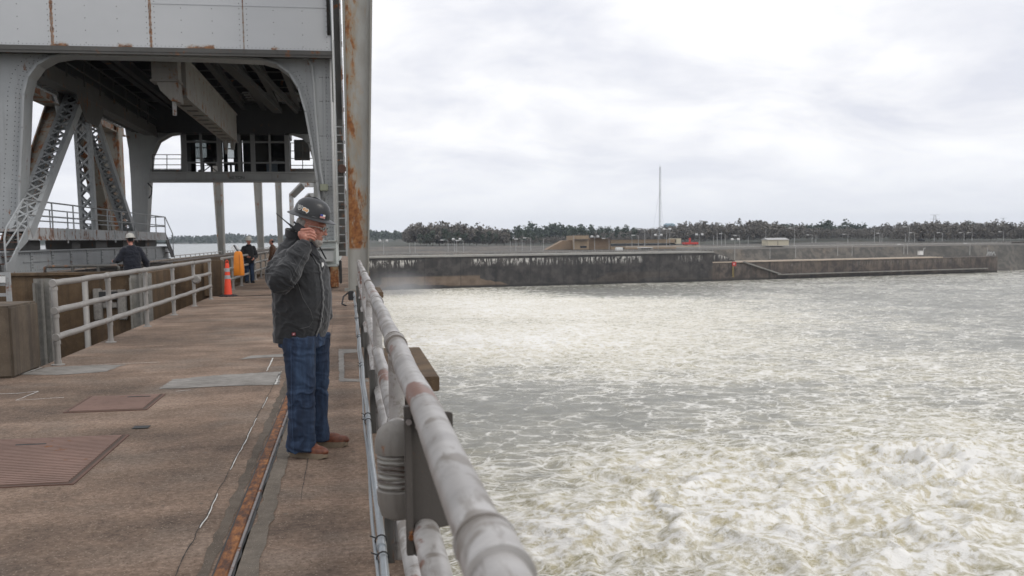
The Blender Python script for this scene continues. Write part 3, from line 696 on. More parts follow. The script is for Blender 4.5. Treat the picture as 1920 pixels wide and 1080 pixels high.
    bx(MB(), 1724, 449.6, 1735, 451.8, 470, 472).build('body', M['black'], o, bevel=.1); bx(MB(), 1726, 448.2, 1731, 449.6, 470, 472).build('cab', M['glass_dark'], o)
    for k in (1725, 1732): bx(MB(), k, 451.6, k+2, 453, 469.9, 472.1).build('wheel', M['black'], o)
    x = pt(1728, 478, Y=370).x; y = PB[1]+2+.255*(x-PB[0])
    o = thing('control_booth', tuple(pt(1728, 478, Y=y)), 'small white booth on the low guide wall', 'booth')
    bx(MB(), 1724.5, 470.5, 1731.5, 478, y, y+1.6).build('wall', M['white'], o); bx(MB(), 1724, 470, 1732, 470.8, y-.1, y+1.7).build('roof', M['pole'], o)
    MB().path([pt(1731, 472, Y=y), pt(1732, 466, Y=y), pt(1735, 465, Y=y)], .12, 6).build('arm', M['pole'], o)
    x = pt(1376, 495, Y=348).x; y = line_y(x)-.6
    o = thing('marker_sign', tuple(pt(1376, 500, Y=y)), 'red marker board hung on the guide wall near its left end', 'sign')
    bx(MB(), 1373, 491, 1380.5, 499, y-.1, y).build('board', M['red'], o)
    bx(MB(), 1375.5, 494, 1377.5, 496, y-.16, y-.1).build('mark', M['white'], o)
    mb = MB()
    for q in (1373.4, 1375.6): bx(mb, q, 499, q+.5, 520, y-.1, y)
    for q in range(500, 520, 2): bx(mb, 1373.4, q, 1376, q+.4, y-.08, y-.02)
    tag(mb.build('wall_ladder', plain('yellow_paint', (.55, .42, .12), .6)), 'yellow ladder on the guide wall below the red board', 'ladder')
    for j, u in enumerate((1853, 1857, 1862)):
        x = pt(u, 478, Y=375).x; y = PB[1]+3+.255*(x-PB[0]); o = MB(); a = pt(u-3, 479, Y=y); b_ = pt(u+2, 472, Y=y)
        o.beam(a, b_, .3, .3); o.beam(b_, pt(u+4, 479, Y=y), .22, .22)
        tag(o.build('a_frame_brace', M['pole']), 'white A-frame brace near the tip of the guide wall, %s from the left' % ORD[j], 'brace', 'A-frame braces on the guide wall')
    # radio mast
    D = 700; p = pt(1237.5, 313, Y=D); z0 = float(land_z([p.x], [p.y])[0]); o = thing('radio_mast', (p.x, p.y, z0), 'slender lattice radio mast rising far above the tree line', 'mast')
    mb = MB(); w = .75; hh = p.z-z0; n = 34
    for (a, b_) in ((-w, -w), (w, -w), (0, w)): mb.beam((p.x+a, p.y+b_, z0), (p.x+a*.6, p.y+b_*.6, p.z), .2, .2)
    for i in range(n):
        za, zb = z0+hh*i/n, z0+hh*(i+1)/n; s_ = 1 if i % 2 else -1; mb.beam((p.x-s_*w*.9, p.y-w, za), (p.x+s_*w*.9, p.y-w, zb), .12, .12)
    mb.build('lattice', M['pole2'], o); MB().path([(p.x, p.y, p.z), (p.x, p.y, p.z+2)], .08, 6).build('antenna', M['pole2'], o)
    mb = MB()
    for s_ in (-1, 1): mb.beam((p.x, p.y, z0+hh*.72), (p.x+s_*5.5, p.y+4, z0), .07, .07)
    mb.build('guy_wire', M['pole2'], o)
    for (u, vt, vb, D, lab) in ((1753, 403, 431, 1250, 'faint steel power pylon standing over the ridge at the right'), (1881, 409, 428, 1500, 'small faint power pylon at the far right of the ridge')):
        p = pt(u, vt, Y=D); q = pt(u, vb, Y=D); o = thing('power_pylon', tuple(q), lab, 'pylon', 'power pylons on the ridge'); hh = p.z-q.z+8; mb = MB(); z0 = q.z-8
        for s_ in (-1, 1): mb.beam((p.x+s_*hh*.14, p.y, z0), (p.x+s_*hh*.05, p.y, p.z), .35, .35)
        for i in range(7):
            za = z0+hh*i/7; zb = z0+hh*(i+1)/7; k0 = hh*(.14-.09*i/7); k1 = hh*(.14-.09*(i+1)/7); mb.beam((p.x-k0, p.y, za), (p.x+k1, p.y, zb), .22, .22); mb.beam((p.x+k0, p.y, za), (p.x-k1, p.y, zb), .22, .22)
        mb.build('tower', M['pole2'], o)
        for f in (1., .8, .62):
            MB().beam((p.x-hh*.24, p.y, z0+hh*f), (p.x+hh*.24, p.y, z0+hh*f), .4, .35).build('crossarm', M['pole2'], o)
    p = pt(1255, 423, Y=1050); o = MB(); o.lathe((p.x, p.y, p.z-12), [(2, 0), (2, 7), (6.5, 9), (6.5, 13), (4, 14.5)], 20)
    tag(o.build('water_tank', plain('blue_tank', (.22, .32, .38), .6)), 'pale blue water tank just right of the radio mast foot', 'water tank')
    # left shore buildings beyond the reservoir
    for k, (u0, u1, v0, v1, nb, mt, lab) in enumerate(((326, 352, 459.5, 471, 9, 'bwhite', 'pale long waterfront building beyond the lake, left one'), (353, 378, 459, 471, 10, 'bwhite', 'pale long waterfront building beyond the lake, right one'), (381, 400, 461.5, 471, 6, 'roofd', 'dull brown waterfront block beside the left rusty column'))):
        D = 1500; a = pt(u0, v1, Y=D); c = pt(u1, v0, Y=D); o = thing('waterfront_building', (a.x, D, a.z), lab, 'building', 'buildings on the far shore')
        MB().box(a.x, c.x, D, D+18, a.z-5, c.z).build('wall', M[mt], o); MB().box(a.x-.5, c.x+.5, D-1, D+19, c.z, c.z+.8).build('roof', M['pole'], o)
        for i in range(nb):
            x = a.x+(c.x-a.x)*(i+.5)/nb; MB().box(x-.55, x+.55, D-.15, D+.1, a.z+.8, c.z-.8).build('window', M['glass_dark'], o)
M['pole2'] = plain('grey_steel', (.35, .36, .37), .6)
M['bwhite'] = plain('white_wall', (.62, .63, .64), .7)
far_buildings()
# ------------------------------------------------------------------ dam deck and piers
def deck():
    mb = MB(); mb.box(-3.9, .38, -9, 330, -.9, 0); mb.box(-9.5, -3.9, -9, 13.35, -.9, 0)
    o = mb.build('deck', M['deck']); struct(o)
    mb = MB(); mb.box(-9.5, -5.02, 25.5, 31.4, -.9, -.004); mb.box(-16.4, -9.5, -9, 330, -1.2, -.008); mb.box(-9.5, -3.9, 48.5, 330, -.9, -.004); mb.box(-5.02, -3.9, 29.65, 33.4, -.9, -.004)
    mb.box(-4.9, -3.9, 37.2, 39.2, -.5, -.004)
    struct(mb.build('pier_deck', M['conc_brown']))
    mb = MB(); mb.box(-9.5, .1, -9, 12.4, -16, -.9); mb.box(-16.4, -9.5, -9, 330, -16, -1.2); mb.box(-9.5, -.6, 12.4, 330, -16, -5.5)
    tag(mb.build('dam_body', M['conc_dark']), 'dark concrete body of the dam under the deck and below the open bays', 'dam')
deck()
def piers():
    for k in range(12):
        y = 11.25+18.75*k
        o = thing('spillway_pier', (.7, y+1.6, WZ), None, 'pier', 'spillway piers along the downstream edge')
        o['label'] = 'brown concrete pier end jutting out beside the near handrail' if k == 0 else ('brown concrete pier end at the foot of the rusty column' if k == 1 else 'concrete pier end further along the dam, hidden past the rusty column')
        MB().box(.38, .98, y, y+3.2, -.17, 0).build('cap', M['conc_brown'], o, bevel=.012)
        MB().box(.2, .90, y+.12, y+3.1, WZ-2, -.17).build('shaft', M['conc_dark'], o)
    for k in range(12):
        y = 14.6+18.75*k
        MBb = MB().box(.12, .36, y, y+15.2, -6, -.9); tag(MBb.build('gate_beam', M['conc_dark']), 'dark concrete beam under the deck edge between pier ends', 'beam', 'beams under the deck edge')
    o = thing('concrete_pier', (-6.5, 12.8, 0), 'square stained concrete block at the left edge beside the first rail post', 'pier')
    MB().box(-9.4, -3.88, 12.25, 13.3, 0, .84).build('block', M['conc_pier'], o, bevel=.025)
    o = tag(MB().box(-9.5, -6.85, 19.6, 20.5, -.5, 0).build('concrete_ledge', M['conc_dark'], bevel=.01), 'narrow concrete ledge behind the square block at the left edge', 'ledge')
    # bay walls
    o = thing('bay_wall', (-7, 25.2, -5), 'rust brown wall with grey gate guides across the open bay behind the left handrail', 'wall')
    MB().box(-9.5, -4.95, 25, 25.45, -5.5, .80).build('wall', M['conc_brown'], o, bevel=.01)
    mb = MB(); mb.box(-9.5, -4.95, 24.93, 25.5, .80, .86); mb.build('coping', M['conc_brown'], o)
    for (u0, u1, v0, v1) in ((74, 98, 522, 700), (252, 284, 512, 680)):
        a = pt(u0, v1, Y=25); c = pt(u1, v0, Y=25); mb = MB()
        mb.box(a.x, c.x, 24.95, 25, a.z, c.z); mb.box(a.x, a.x+.05, 24.85, 24.95, a.z, c.z-.1); mb.box(c.x-.05, c.x, 24.85, 24.95, a.z, c.z-.1); mb.box((a.x+c.x)/2-.03, (a.x+c.x)/2+.03, 24.88, 24.95, a.z, c.z)
        mb.build('gate_guide', M['conc_grey'], o)
    a = pt(178, 600, Y=25); c = pt(238, 540, Y=25); mb = MB()
    mb.box(a.x, a.x+.2, 24.9, 25, a.z, c.z); mb.box(c.x-.22, c.x, 24.9, 25, a.z, c.z-.03); mb.box(a.x+.2, c.x-.22, 24.92, 25, a.z+.28, a.z+.42); mb.box(a.x+.2, c.x-.22, 24.92, 25, c.z-.12, c.z-.04)
    mb.build('patched_niche', M['patch'], o, bevel=.02)
    a = pt(188, 562, Y=25); c = pt(222, 546, Y=25); MB().box(a.x, c.x, 24.89, 24.93, a.z, c.z).build('niche_opening', M['blacksteel'], o)
    MB().path([(pt(158, 512, Y=24.8).x, 24.8, .75), (pt(158, 512, Y=24.8).x, 24.8, -4)], .07, 10).build('drain_pipe', M['galv'], o, smooth=True)
    o = thing('bay_side_wall', (-5, 28, -5), 'dark brown return wall of the open bay ending at the traffic marker', 'wall')
    MB().box(-5.2, -4.95, 25.45, 29.6, -5.5, .80).build('side_wall', M['conc_brown'], o)
    MB().box(-5.2, -4.1, 29.6, 29.9, -5.5, .92).build('end_wall', M['conc_brown'], o)
    o = tag(MB().box(-4.1, -3.62, 29.4, 30.1, 0, 1.02).build('concrete_post', M['conc_brown'], bevel=.02), 'square brown concrete post between the two left handrails', 'post')
    tag(MB().box(-5.6, -5.3, 33.4, 48.4, -5.5, .92).build('second_bay_wall', M['conc_brown']), 'dark wall behind the second left handrail', 'wall')
    # upstream side: track plinth and parapet
    tag(MB().box(-10.7, -9.95, -9, 330, 0, .42).build('track_plinth', M['conc_dark'], bevel=.01), 'low concrete plinth carrying the upstream crane track', 'plinth')
    tag(MB().box(-13.3, -13.0, -9, 330, 0, .22).build('upstream_parapet', M['conc_dark'], bevel=.01), 'low dark parapet along the lake side of the dam', 'parapet')
    o = thing('parapet_rail', (-13.1, 80, .2), 'low pipe rail on the lake side parapet behind the crane', 'railing')
    mb = MB(); mb.beam((-13.1, 40, .5), (-13.1, 300, .5), .07, .06); mb.build('rail', M['galv'], o)
    mb = MB()
    for i in range(100): mb.box(-13.13, -13.07, 40+i*2.6, 40.06+i*2.6, .2, .5)
    mb.build('post', M['galv'], o)['kind'] = 'stuff'
    # pipe rail on the bay wall
    o = thing('low_pipe_rail', (-7, 25.2, .86), 'low brown pipe guard on top of the bay wall in front of the crane truck', 'railing')
    a = pt(84, 500, Y=25.3); c = pt(222, 494, Y=25.3); MB().path([(a.x, 25.3, .86), (a.x, 25.3, a.z-.03), (a.x+.05, 25.3, a.z), (c.x-.05, 25.3, a.z), (c.x, 25.3, a.z-.03), (c.x, 25.3, .86)], .035, 8).build('rail', M['crane_in'], o, smooth=True)
    for u in (136, 184): x = pt(u, 500, Y=25.3).x; MB().path([(x, 25.3, .86), (x, 25.3, a.z)], .035, 8).build('post', M['crane_in'], o)
piers()

def railing(name, X, ys, z=(.36, .70, 1.05), r=.041, label='', group=None, jut=0, cap0=True, fl=True):
    o = thing(name, (X, ys[0], 0), label, 'railing', group)
    for i, zz in enumerate(z):
        mb = MB(); n = max(2, int((ys[-1]-ys[0])/.4)); mb.path([(X, ys[0]+(ys[-1]-ys[0])*k/n, zz+.004*math.sin(k*1.7)) for k in range(n+1)], r, 20)
        mb.build('top_rail' if i == len(z)-1 else 'mid_rail', M['galv'], o, smooth='auto')
    for y in ys:
        mb = MB(); mb.path([(X, y, 0), (X, y, z[-1])], r*.95, 16)
        if fl:
            for zz in z: mb.path([(X, y-.055, zz), (X, y-.035, zz), (X, y+.035, zz), (X, y+.055, zz)], [r*1.08, r*1.22, r*1.22, r*1.08], 18); mb.path([(X, y, zz-.09), (X, y, zz-.045)], r*1.15, 16)
            mb.lathe((X, y, 0), [(r*2, 0), (r*2, .012), (r*1.15, .02), (r*1.1, .06)], 18)
        mb.build('post', M['galv'], o, smooth='auto')
    return o
L1 = railing('handrail', -3.72, [13.45+2.88*k for k in range(6)], label='galvanised three bar pipe railing along the left edge of the deck, nearest one', group='pipe railings on the deck')
mb = MB(); mb.ell((-3.72, 13.45, 1.05), (.055, .055, .055)); mb.build('end_cap', M['galv'], L1, smooth=True)
L2 = railing('handrail', -3.72, [30.6+2.6*k for k in range(8)], label='galvanised pipe railing beyond the orange traffic marker', group='pipe railings on the deck')
def cross_rail():
    o = thing('short_railing', (-8, 20, 0), 'short dull pipe railing with a white notice at the far left behind the concrete block', 'railing')
    xr = pt(15, 520, Y=20).x; mb = MB()
    for zz in (.6, .8, .99): mb.beam((-9.5, 20, zz), (xr, 20, zz), .06, .06)
    mb.build('rail', M['crane_dirty'], o)
    for x in (xr, -8.4): MB().box(x-.04, x+.04, 19.96, 20.04, 0, 1.02).build('post', M['crane_dirty'], o)
    a = pt(0, 518, Y=19.93); MB().box(a.x-.25, a.x+.09, 19.92, 19.94, .83, .95).build('notice', M['white'], o)
cross_rail()
RX = .209
def right_rail():
    zs = (.34, .66, 1.06)
    o = thing('handrail', (RX, 0, 0), 'big pale galvanised pipe handrail along the right edge above the water', 'railing', 'pipe railings on the deck')
    m, t, b = newmat('worn_pipe'); P = pos(t)
    base = ramp(t, noise(t, P, 3.2, 8, .62), [(.3, (.25, .235, .225)), (.5, (.38, .365, .35)), (.7, (.50, .485, .47))])
    w = noise(t, pos(t, (1., .9, 1.)), 4.6, 6, .62, .6); base = mix(t, ramp(t, w, [(.55, 0), (.60, .75)]), base, (.17, .145, .12))
    w2 = noise(t, pos(t, (1, .6, 1)), 2.4, 6, .6, .4); base = mix(t, ramp(t, w2, [(.60, 0), (.62, .9)]), base, (.19, .085, .055))
    base = mix(t, ramp(t, noise(t, pos(t, (3, .5, 3)), 9, 6, .65), [(.56, 0), (.62, .55)]), base, (.20, .175, .15))
    w3 = noise(t, P, 26, 5, .7); base = mix(t, ramp(t, w3, [(.66, 0), (.72, .5)]), base, (.25, .22, .19))
    setc(t, b, base, .42, .25); bump(t, b, noise(t, P, 30, 6, .6), .1, .004); M['pipe'] = m
    def rail(nm, z, r, y0, y1):
        mb = MB(); n = int((y1-y0)/.25); mb.path([(RX+.003*math.sin(k*.8), y0+(y1-y0)*k/n, z+.003*math.sin(k*1.3)) for k in range(n+1)], r, 32)
        mb.build(nm, m, o, smooth='auto')
    rail('mid_rail', zs[0], .036, .35, 23.3); rail('mid_rail', zs[1], .042, .35, 23.3); rail('top_rail', zs[2], .0445, .35, 23.3)
    mb = MB(); mb.ell((RX, 23.32, zs[2]), (.05, .05, .05)); mb.build('end_cap', m, o, smooth=True)
    for y in [1.5+3.3*k for k in range(7)]+[23.1]:
        mb = MB(); mb.path([(RX, y, -.05), (RX, y, zs[2])], .038, 20)
        for zz, r in zip(zs, (.036, .042, .046)):
            mb.path([(RX, y-.085, zz), (RX, y-.08, zz), (RX, y-.045, zz), (RX, y+.045, zz), (RX, y+.08, zz), (RX, y+.085, zz)], [r*1.02, r*1.10, r*1.13, r*1.13, r*1.10, r*1.02], 32)
            mb.path([(RX, y-.092, zz), (RX, y-.078, zz)], [r*1.17]*2, 32); mb.path([(RX, y+.078, zz), (RX, y+.092, zz)], [r*1.17]*2, 32)
        mb.build('post', m, o, smooth='auto')
        mb = MB(); mb.box(RX-.075, RX-.062, y-.10, y-.03, -.0, .52); mb.box(RX-.062, RX-.03, y-.075, y-.065, 0, .52); mb.build('post_bracket', M['crane_in'], o)
    # kick plate angle beyond the conduit
    mb = MB(); mb.box(.30, .32, .3, 23, .004, .12); mb.build('kick_plate', M['crane_in'], o)
    # lamp bracket plate
    o2 = thing('bulkhead_lamp', (RX-.07, 3.1, .85), 'old grey jar lamp with a domed cap on a steel plate under the near handrail', 'lamp')
    mb = MB(); pl = [(.155, .60), (.185, .585), (.20, .640), (.25, .672), (.30, .68), (.30, 1.03), (.155, 1.055)]
    mb.prism([(x, 3.0, z) for x, z in pl], (0, .018, 0)); mb.box(.150, .172, 2.965, 3.0, .60, 1.06); mb.build('mounting_plate', painted('plate_paint', (.085, .075, .066), .2, .35, .7, 6.), o2, bevel=.002)
    jx, jy = .135, 3.125; jm = painted('lamp_enamel', (.20, .185, .165), .3, .5, .6, 7.)
    MB().lathe((jx, jy, .675), [(.03, 0), (.055, .012), (.066, .05), (.069, .095), (.064, .10)], 36).build('lower_cap', jm, o2, smooth='auto')
    pr = [(.060, .10)]
    for k in range(7): z0 = .105+k*.0155; pr += [(.064, z0), (.0665, z0+.006), (.0645, z0+.013), (.0615, z0+.0145)]
    mjar, t, b = newmat('jar_glass'); s = noise(t, pos(t, (1, 1, 14)), 8, 5, .7)
    setc(t, b, ramp(t, s, [(.40, (.06, .04, .03)), (.50, (.22, .21, .19)), (.7, (.33, .32, .29))]), .3)
    MB().lathe((jx, jy, .675), pr+[(.060, .215)], 36).build('jar', mjar, o2, smooth='auto')
    MB().lathe((jx, jy, .675), [(.06, .213), (.071, .215), (.072, .225), (.071, .255), (.062, .285), (.045, .303), (.022, .313), (.004, .315)], 36).build('domed_cap', jm, o2, smooth='auto')
    mb = MB()
    for (x, z) in ((.163, 1.015), (.163, .66), (.19, 1.00)): mb.lathe((x, 2.962, z), [(.001, -.012), (.009, -.012), (.009, 0)], 8, axis=(0, 1, 0))
    mb.build('bolt', M['steelworn'], o2)
    # conduit
    o3 = thing('conduit', (.10, .4, .3), 'thin shiny metal conduit strapped along the inside of the right handrail', 'conduit')
    mb = MB(); n = 70; mb.path([(.10+.004*math.sin(k*.7), .4+23.8*k/n, .30+.006*math.sin(k*.9+1)) for k in range(n+1)], .017, 16); mb.build('pipe', M['conduit'], o3, smooth='auto')
    mb = MB(); mb.path([(.075+.004*math.sin(k*.9), .4+23.8*k/n, .287+.006*math.sin(k*.9+1)) for k in range(n+1)], .008, 8); mb.build('cable', M['conduit'], o3, smooth=True)
    for k in range(8):
        y = 1.0+3.02*k; MB().path([(.10, y, .30), (.10, y+.07, .30)], .021, 16).build('coupling', M['conduit'], o3, smooth='auto')
        for dy in (-.12, .11):
            mb = MB(); mb.path([(.10+.024*math.cos(a), y+dy+.005*math.sin(a*2), .298+.024*math.sin(a)) for a in [i*math.pi/6 for i in range(13)]], .0035, 6)
            mb.path([(.078, y+dy, .31), (.055, y+dy-.015, .325)], .003, 5); mb.build('tie', M['black'], o3)
    o4 = thing('cable_junction', (.02, 24.3, 0), 'small black junction with loose cable where the conduit ends at the column', 'junction box')
    MB().box(-.05, .09, 24.1, 24.4, .12, .34).build('box', M['black'], o4, bevel=.02); MB().path([(-.05, 24.2, .3), (-.16, 24.1, .22), (-.2, 24.0, .05), (-.1, 23.9, .01)], .02, 8).build('cable', M['black'], o4, smooth=True)
right_rail()

# ------------------------------------------------------------------ track, joints, patches, grates on the deck
def on_deck():
    o = thing('crane_rail', (-.64, 20, 0), 'rusty orange crane rail set flush in the deck beside the man', 'rail')
    m, t, b = newmat('rail_head'); P = pos(t)
    c = ramp(t, noise(t, pos(t, (1, .35, 1)), 26, 7, .7), [(.34, (.040, .020, .013)), (.47, (.105, .042, .018)), (.58, (.22, .085, .025)), (.72, (.36, .165, .05))]); setc(t, b, c, .8); bump(t, b, noise(t, P, 60, 5, .6), .5, .004)
    MB().box(-.665, -.600, -8, 320, .0, .014).build('head', m, o, bevel=.005)
    MB().box(-.597, -.583, -8, 320, 0, .010).build('edge_bar', M['steelworn'], o)
    mb = MB(); mb.box(-.675, -.666, -8, 320, 0, .004); mb.box(-.582, -.565, -8, 320, 0, .004); tag(mb.build('groove', M['blacksteel'], o), None, None)
    def ragged(name, P, mat, label, cat, z=.004, j=.02, n=8, group=None):
        """a thin sheet on the deck with an uneven rim; P: deck points"""
        vs = []
        for i in range(len(P)):
            a = Vector((*P[i], 0)); b_ = Vector((*P[(i+1) % len(P)], 0)); L_ = (b_-a).length; k = max(2, int(L_/.06)) if L_ < 8 else int(L_/.12)
            nn = Vector((-(b_-a).y, (b_-a).x, 0)).normalized()
            for q in range(k): vs.append(tuple(a+(b_-a)*q/k+nn*rng.uniform(-j, j)+Vector((0, 0, z))))
        mb = MB(); mb.add(vs, [tuple(range(len(vs)))]); oo = mb.build(name, mat)
        me = oo.data; bm = bmesh.new(); bm.from_mesh(me)
        for f in bm.faces:
            if f.normal.z < 0: f.normal_flip()
        bmesh.ops.triangulate(bm, faces=bm.faces, ngon_method='EAR_CLIP'); bm.to_mesh(me); bm.free()
        return tag(oo, label, cat, group) if label else struct(oo)
    def q(u, v): p = pt(u, v, Z=0); return (p.x, p.y)
    pal = M['patch']
    struct(ragged('deck_patch', [q(296, 730), q(322, 712), q(420, 703), q(528, 697), q(522, 722), q(430, 724)], pal, None, None))
    struct(ragged('deck_patch', [q(40, 703), q(85, 689), q(150, 686), q(235, 684), q(200, 697), q(120, 703)], pal, None, None))
    struct(ragged('deck_patch', [q(448, 674), q(470, 667), q(532, 664), q(532, 669)], pal, None, None))
    struct(ragged('deck_patch', [(-.562, -8), (-.475, -8), (-.465, 9), (-.475, 26), (-.562, 26)], concrete('grout', (.10, .085, .068), (.16, .135, .108), (.22, .19, .155), 2.5, 0, .9, .9), None, None, j=.018))
    struct(ragged('deck_patch', [(-.75, -8), (-.685, -8), (-.685, 12), (-.745, 12)], concrete('grout2', (.06, .05, .04), (.11, .088, .068), (.17, .145, .12), 2., 0, .9, .8), None, None, j=.012))
    struct(ragged('deck_patch', [q(635, 655), q(670, 655), q(671, 661), q(645, 663), q(646, 710), q(664, 711), q(690, 711), q(692, 716), q(636, 716)], pal, None, None, j=.008))
    wl = plain('joint_sealant', (.52, .51, .48), .7, 0, .2, 30.)
    bk = plain('joint_crack', (.03, .026, .022), .9)
    def line(pts, w, mat, gap=.0):
        mb = MB()
        for i in range(len(pts)-1):
            a = Vector((*pts[i], 0)); b_ = Vector((*pts[i+1], 0)); n_ = Vector((-(b_-a).y, (b_-a).x, 0)).normalized(); k = max(1, int((b_-a).length/.05)); prev = None
            for s_ in range(k+1):
                p = a+(b_-a)*s_/k+n_*.006*vn(np.array([[s_*.35, i*7., w*90]]))[0]; ww = w*.62*(.5+.5*abs(vn(np.array([[s_*.5, 3+i, 1]]))[0])*2)
                if vn(np.array([[s_*.09, 9+i, w*40]]))[0] < gap-1: prev = None; continue
                cur = (tuple(p+n_*ww/2+Vector((0, 0, .008))), tuple(p-n_*ww/2+Vector((0, 0, .008))))
                if prev: mb.add([prev[0], prev[1], cur[1], cur[0]], [(0, 1, 2, 3)])
                prev = cur
        struct(mb.build('deck_joint', mat))
    line([(-.845, -3), (-.845, 12.1)], .009, bk); line([(-.838, -3), (-.838, 12.0)], .011, wl, .75)
    line([q(-60, 741), q(30, 739), q(72, 735)], .03, wl); line([q(30, 752), q(72, 735)], .025, wl); line([q(30, 752), q(110, 747), q(330, 735), q(525, 716)], .028, wl, .6); line([q(70, 748), q(525, 718)], .014, bk)
    line([q(500, 697), q(512, 672)], .025, wl); line([q(527, 697), q(516, 722)], .03, wl); line([q(500, 690), q(532, 689)], .02, wl)
    line([q(170, 685), q(300, 680), q(500, 668)], .03, wl, .7); line([q(35, 704), q(78, 690)], .04, wl)
    line([(-3.5, 30.2), (-.9, 29.9)], .02, bk); line([(-.36, 25.0), (.1, 25.0)], .12, wl)
    line([(-3.6, 19.5), (-.9, 19.3)], .014, bk); line([(-.33, 6.0), (-.33, 22)], .006, bk)
    M['grate_pit'] = plain('grate_plate_dark', (.075, .050, .038), .9); M['grate_rib'] = painted('grate_rib', (.235, .15, .12), .4, .45, .85, 2.)  # plate between the ribs is darker than the ribs
    for (P_, nrib, lab) in (([(-3.5, 6.72), (-1.82, 6.72), (-1.82, 8.35), (-3.5, 8.35)], 30, 'large rusty red ribbed floor grating at the lower left of the deck'), ([(-2.62, 9.62), (-1.92, 9.62), (-1.92, 10.55), (-2.62, 10.55)], 17, 'small rusty ribbed floor grating before the pale patch')):
        x0, y0 = P_[0]; x1, y1 = P_[2]; o = thing('floor_grating', ((x0+x1)/2, (y0+y1)/2, 0), lab, 'grating', 'ribbed gratings set in the deck')
        MB().box(x0, x1, y0, y1, 0, .005).build('plate', M['grate_pit'], o)
        mb = MB()
        for k in range(nrib):
            y = y0+.02+(y1-y0-.04)*(k+.5)/nrib; mb.box(x0+.02, x1-.03, y-(y1-y0)/nrib*.29, y+(y1-y0)/nrib*.29, .005, .013)
        mb.build('ribs', M['grate_rib'], o)
        mb = MB(); mb.box(x0-.02, x0, y0-.02, y1+.02, 0, .007); mb.box(x1, x1+.02, y0-.02, y1+.02, 0, .007); mb.box(x0, x1, y0-.02, y0, 0, .007); mb.box(x0, x1, y1, y1+.02, 0, .007); mb.build('frame', M['rustred'], o)
        yy = y0+(y1-y0)*.82; MB().box(x0+(x1-x0)*.55, x0+(x1-x0)*.55+.22, yy, yy+.03, .012, .016).build('lifting_slot', M['blacksteel'], o)
    a = q(247, 805); MB_ = MB().box(a[0], a[0]+.13, a[1], a[1]+.12, .004, .008); struct(MB_.build('deck_slot', M['blacksteel']))
on_deck()

# ------------------------------------------------------------------ columns
def hcol(name, mat, label, group, x0a, x1a, x0b, x1b, y, z0, z1, dp=.9, tw=.05, lip=.16, rustmat=None):
    """wide flanged column: bottom width x0a..x1a, top width x0b..x1b"""
    o = thing(name, ((x0a+x1a)/2, y, z0), label, 'column', group)
    def strip(f0, f1, ya, yb, mat_, nm):
        P0 = [(x0a+(x1a-x0a)*f0, z0), (x0a+(x1a-x0a)*f1, z0), (x0b+(x1b-x0b)*f1, z1), (x0b+(x1b-x0b)*f0, z1)]
        mb = MB(); mb.prism([(a, ya, b) for a, b in P0], (0, yb-ya, 0)); mb.build(nm, mat_, o, bevel=.006)
    w = (x1a-x0a); f = tw/w
    strip(0, f, y-lip, y+dp, mat, 'flange'); strip(1-f, 1, y-lip, y+dp, mat, 'flange'); strip(f, 1-f, y, y+.04, rustmat or mat, 'web'); strip(f, 1-f, y+dp-.1, y+dp-.06, mat, 'web')
    MB().box(x0a-.12, x1a+.12, y-lip-.1, y+dp+.1, z0, z0+.05).build('base_plate', mat, o, bevel=.01)
    return o
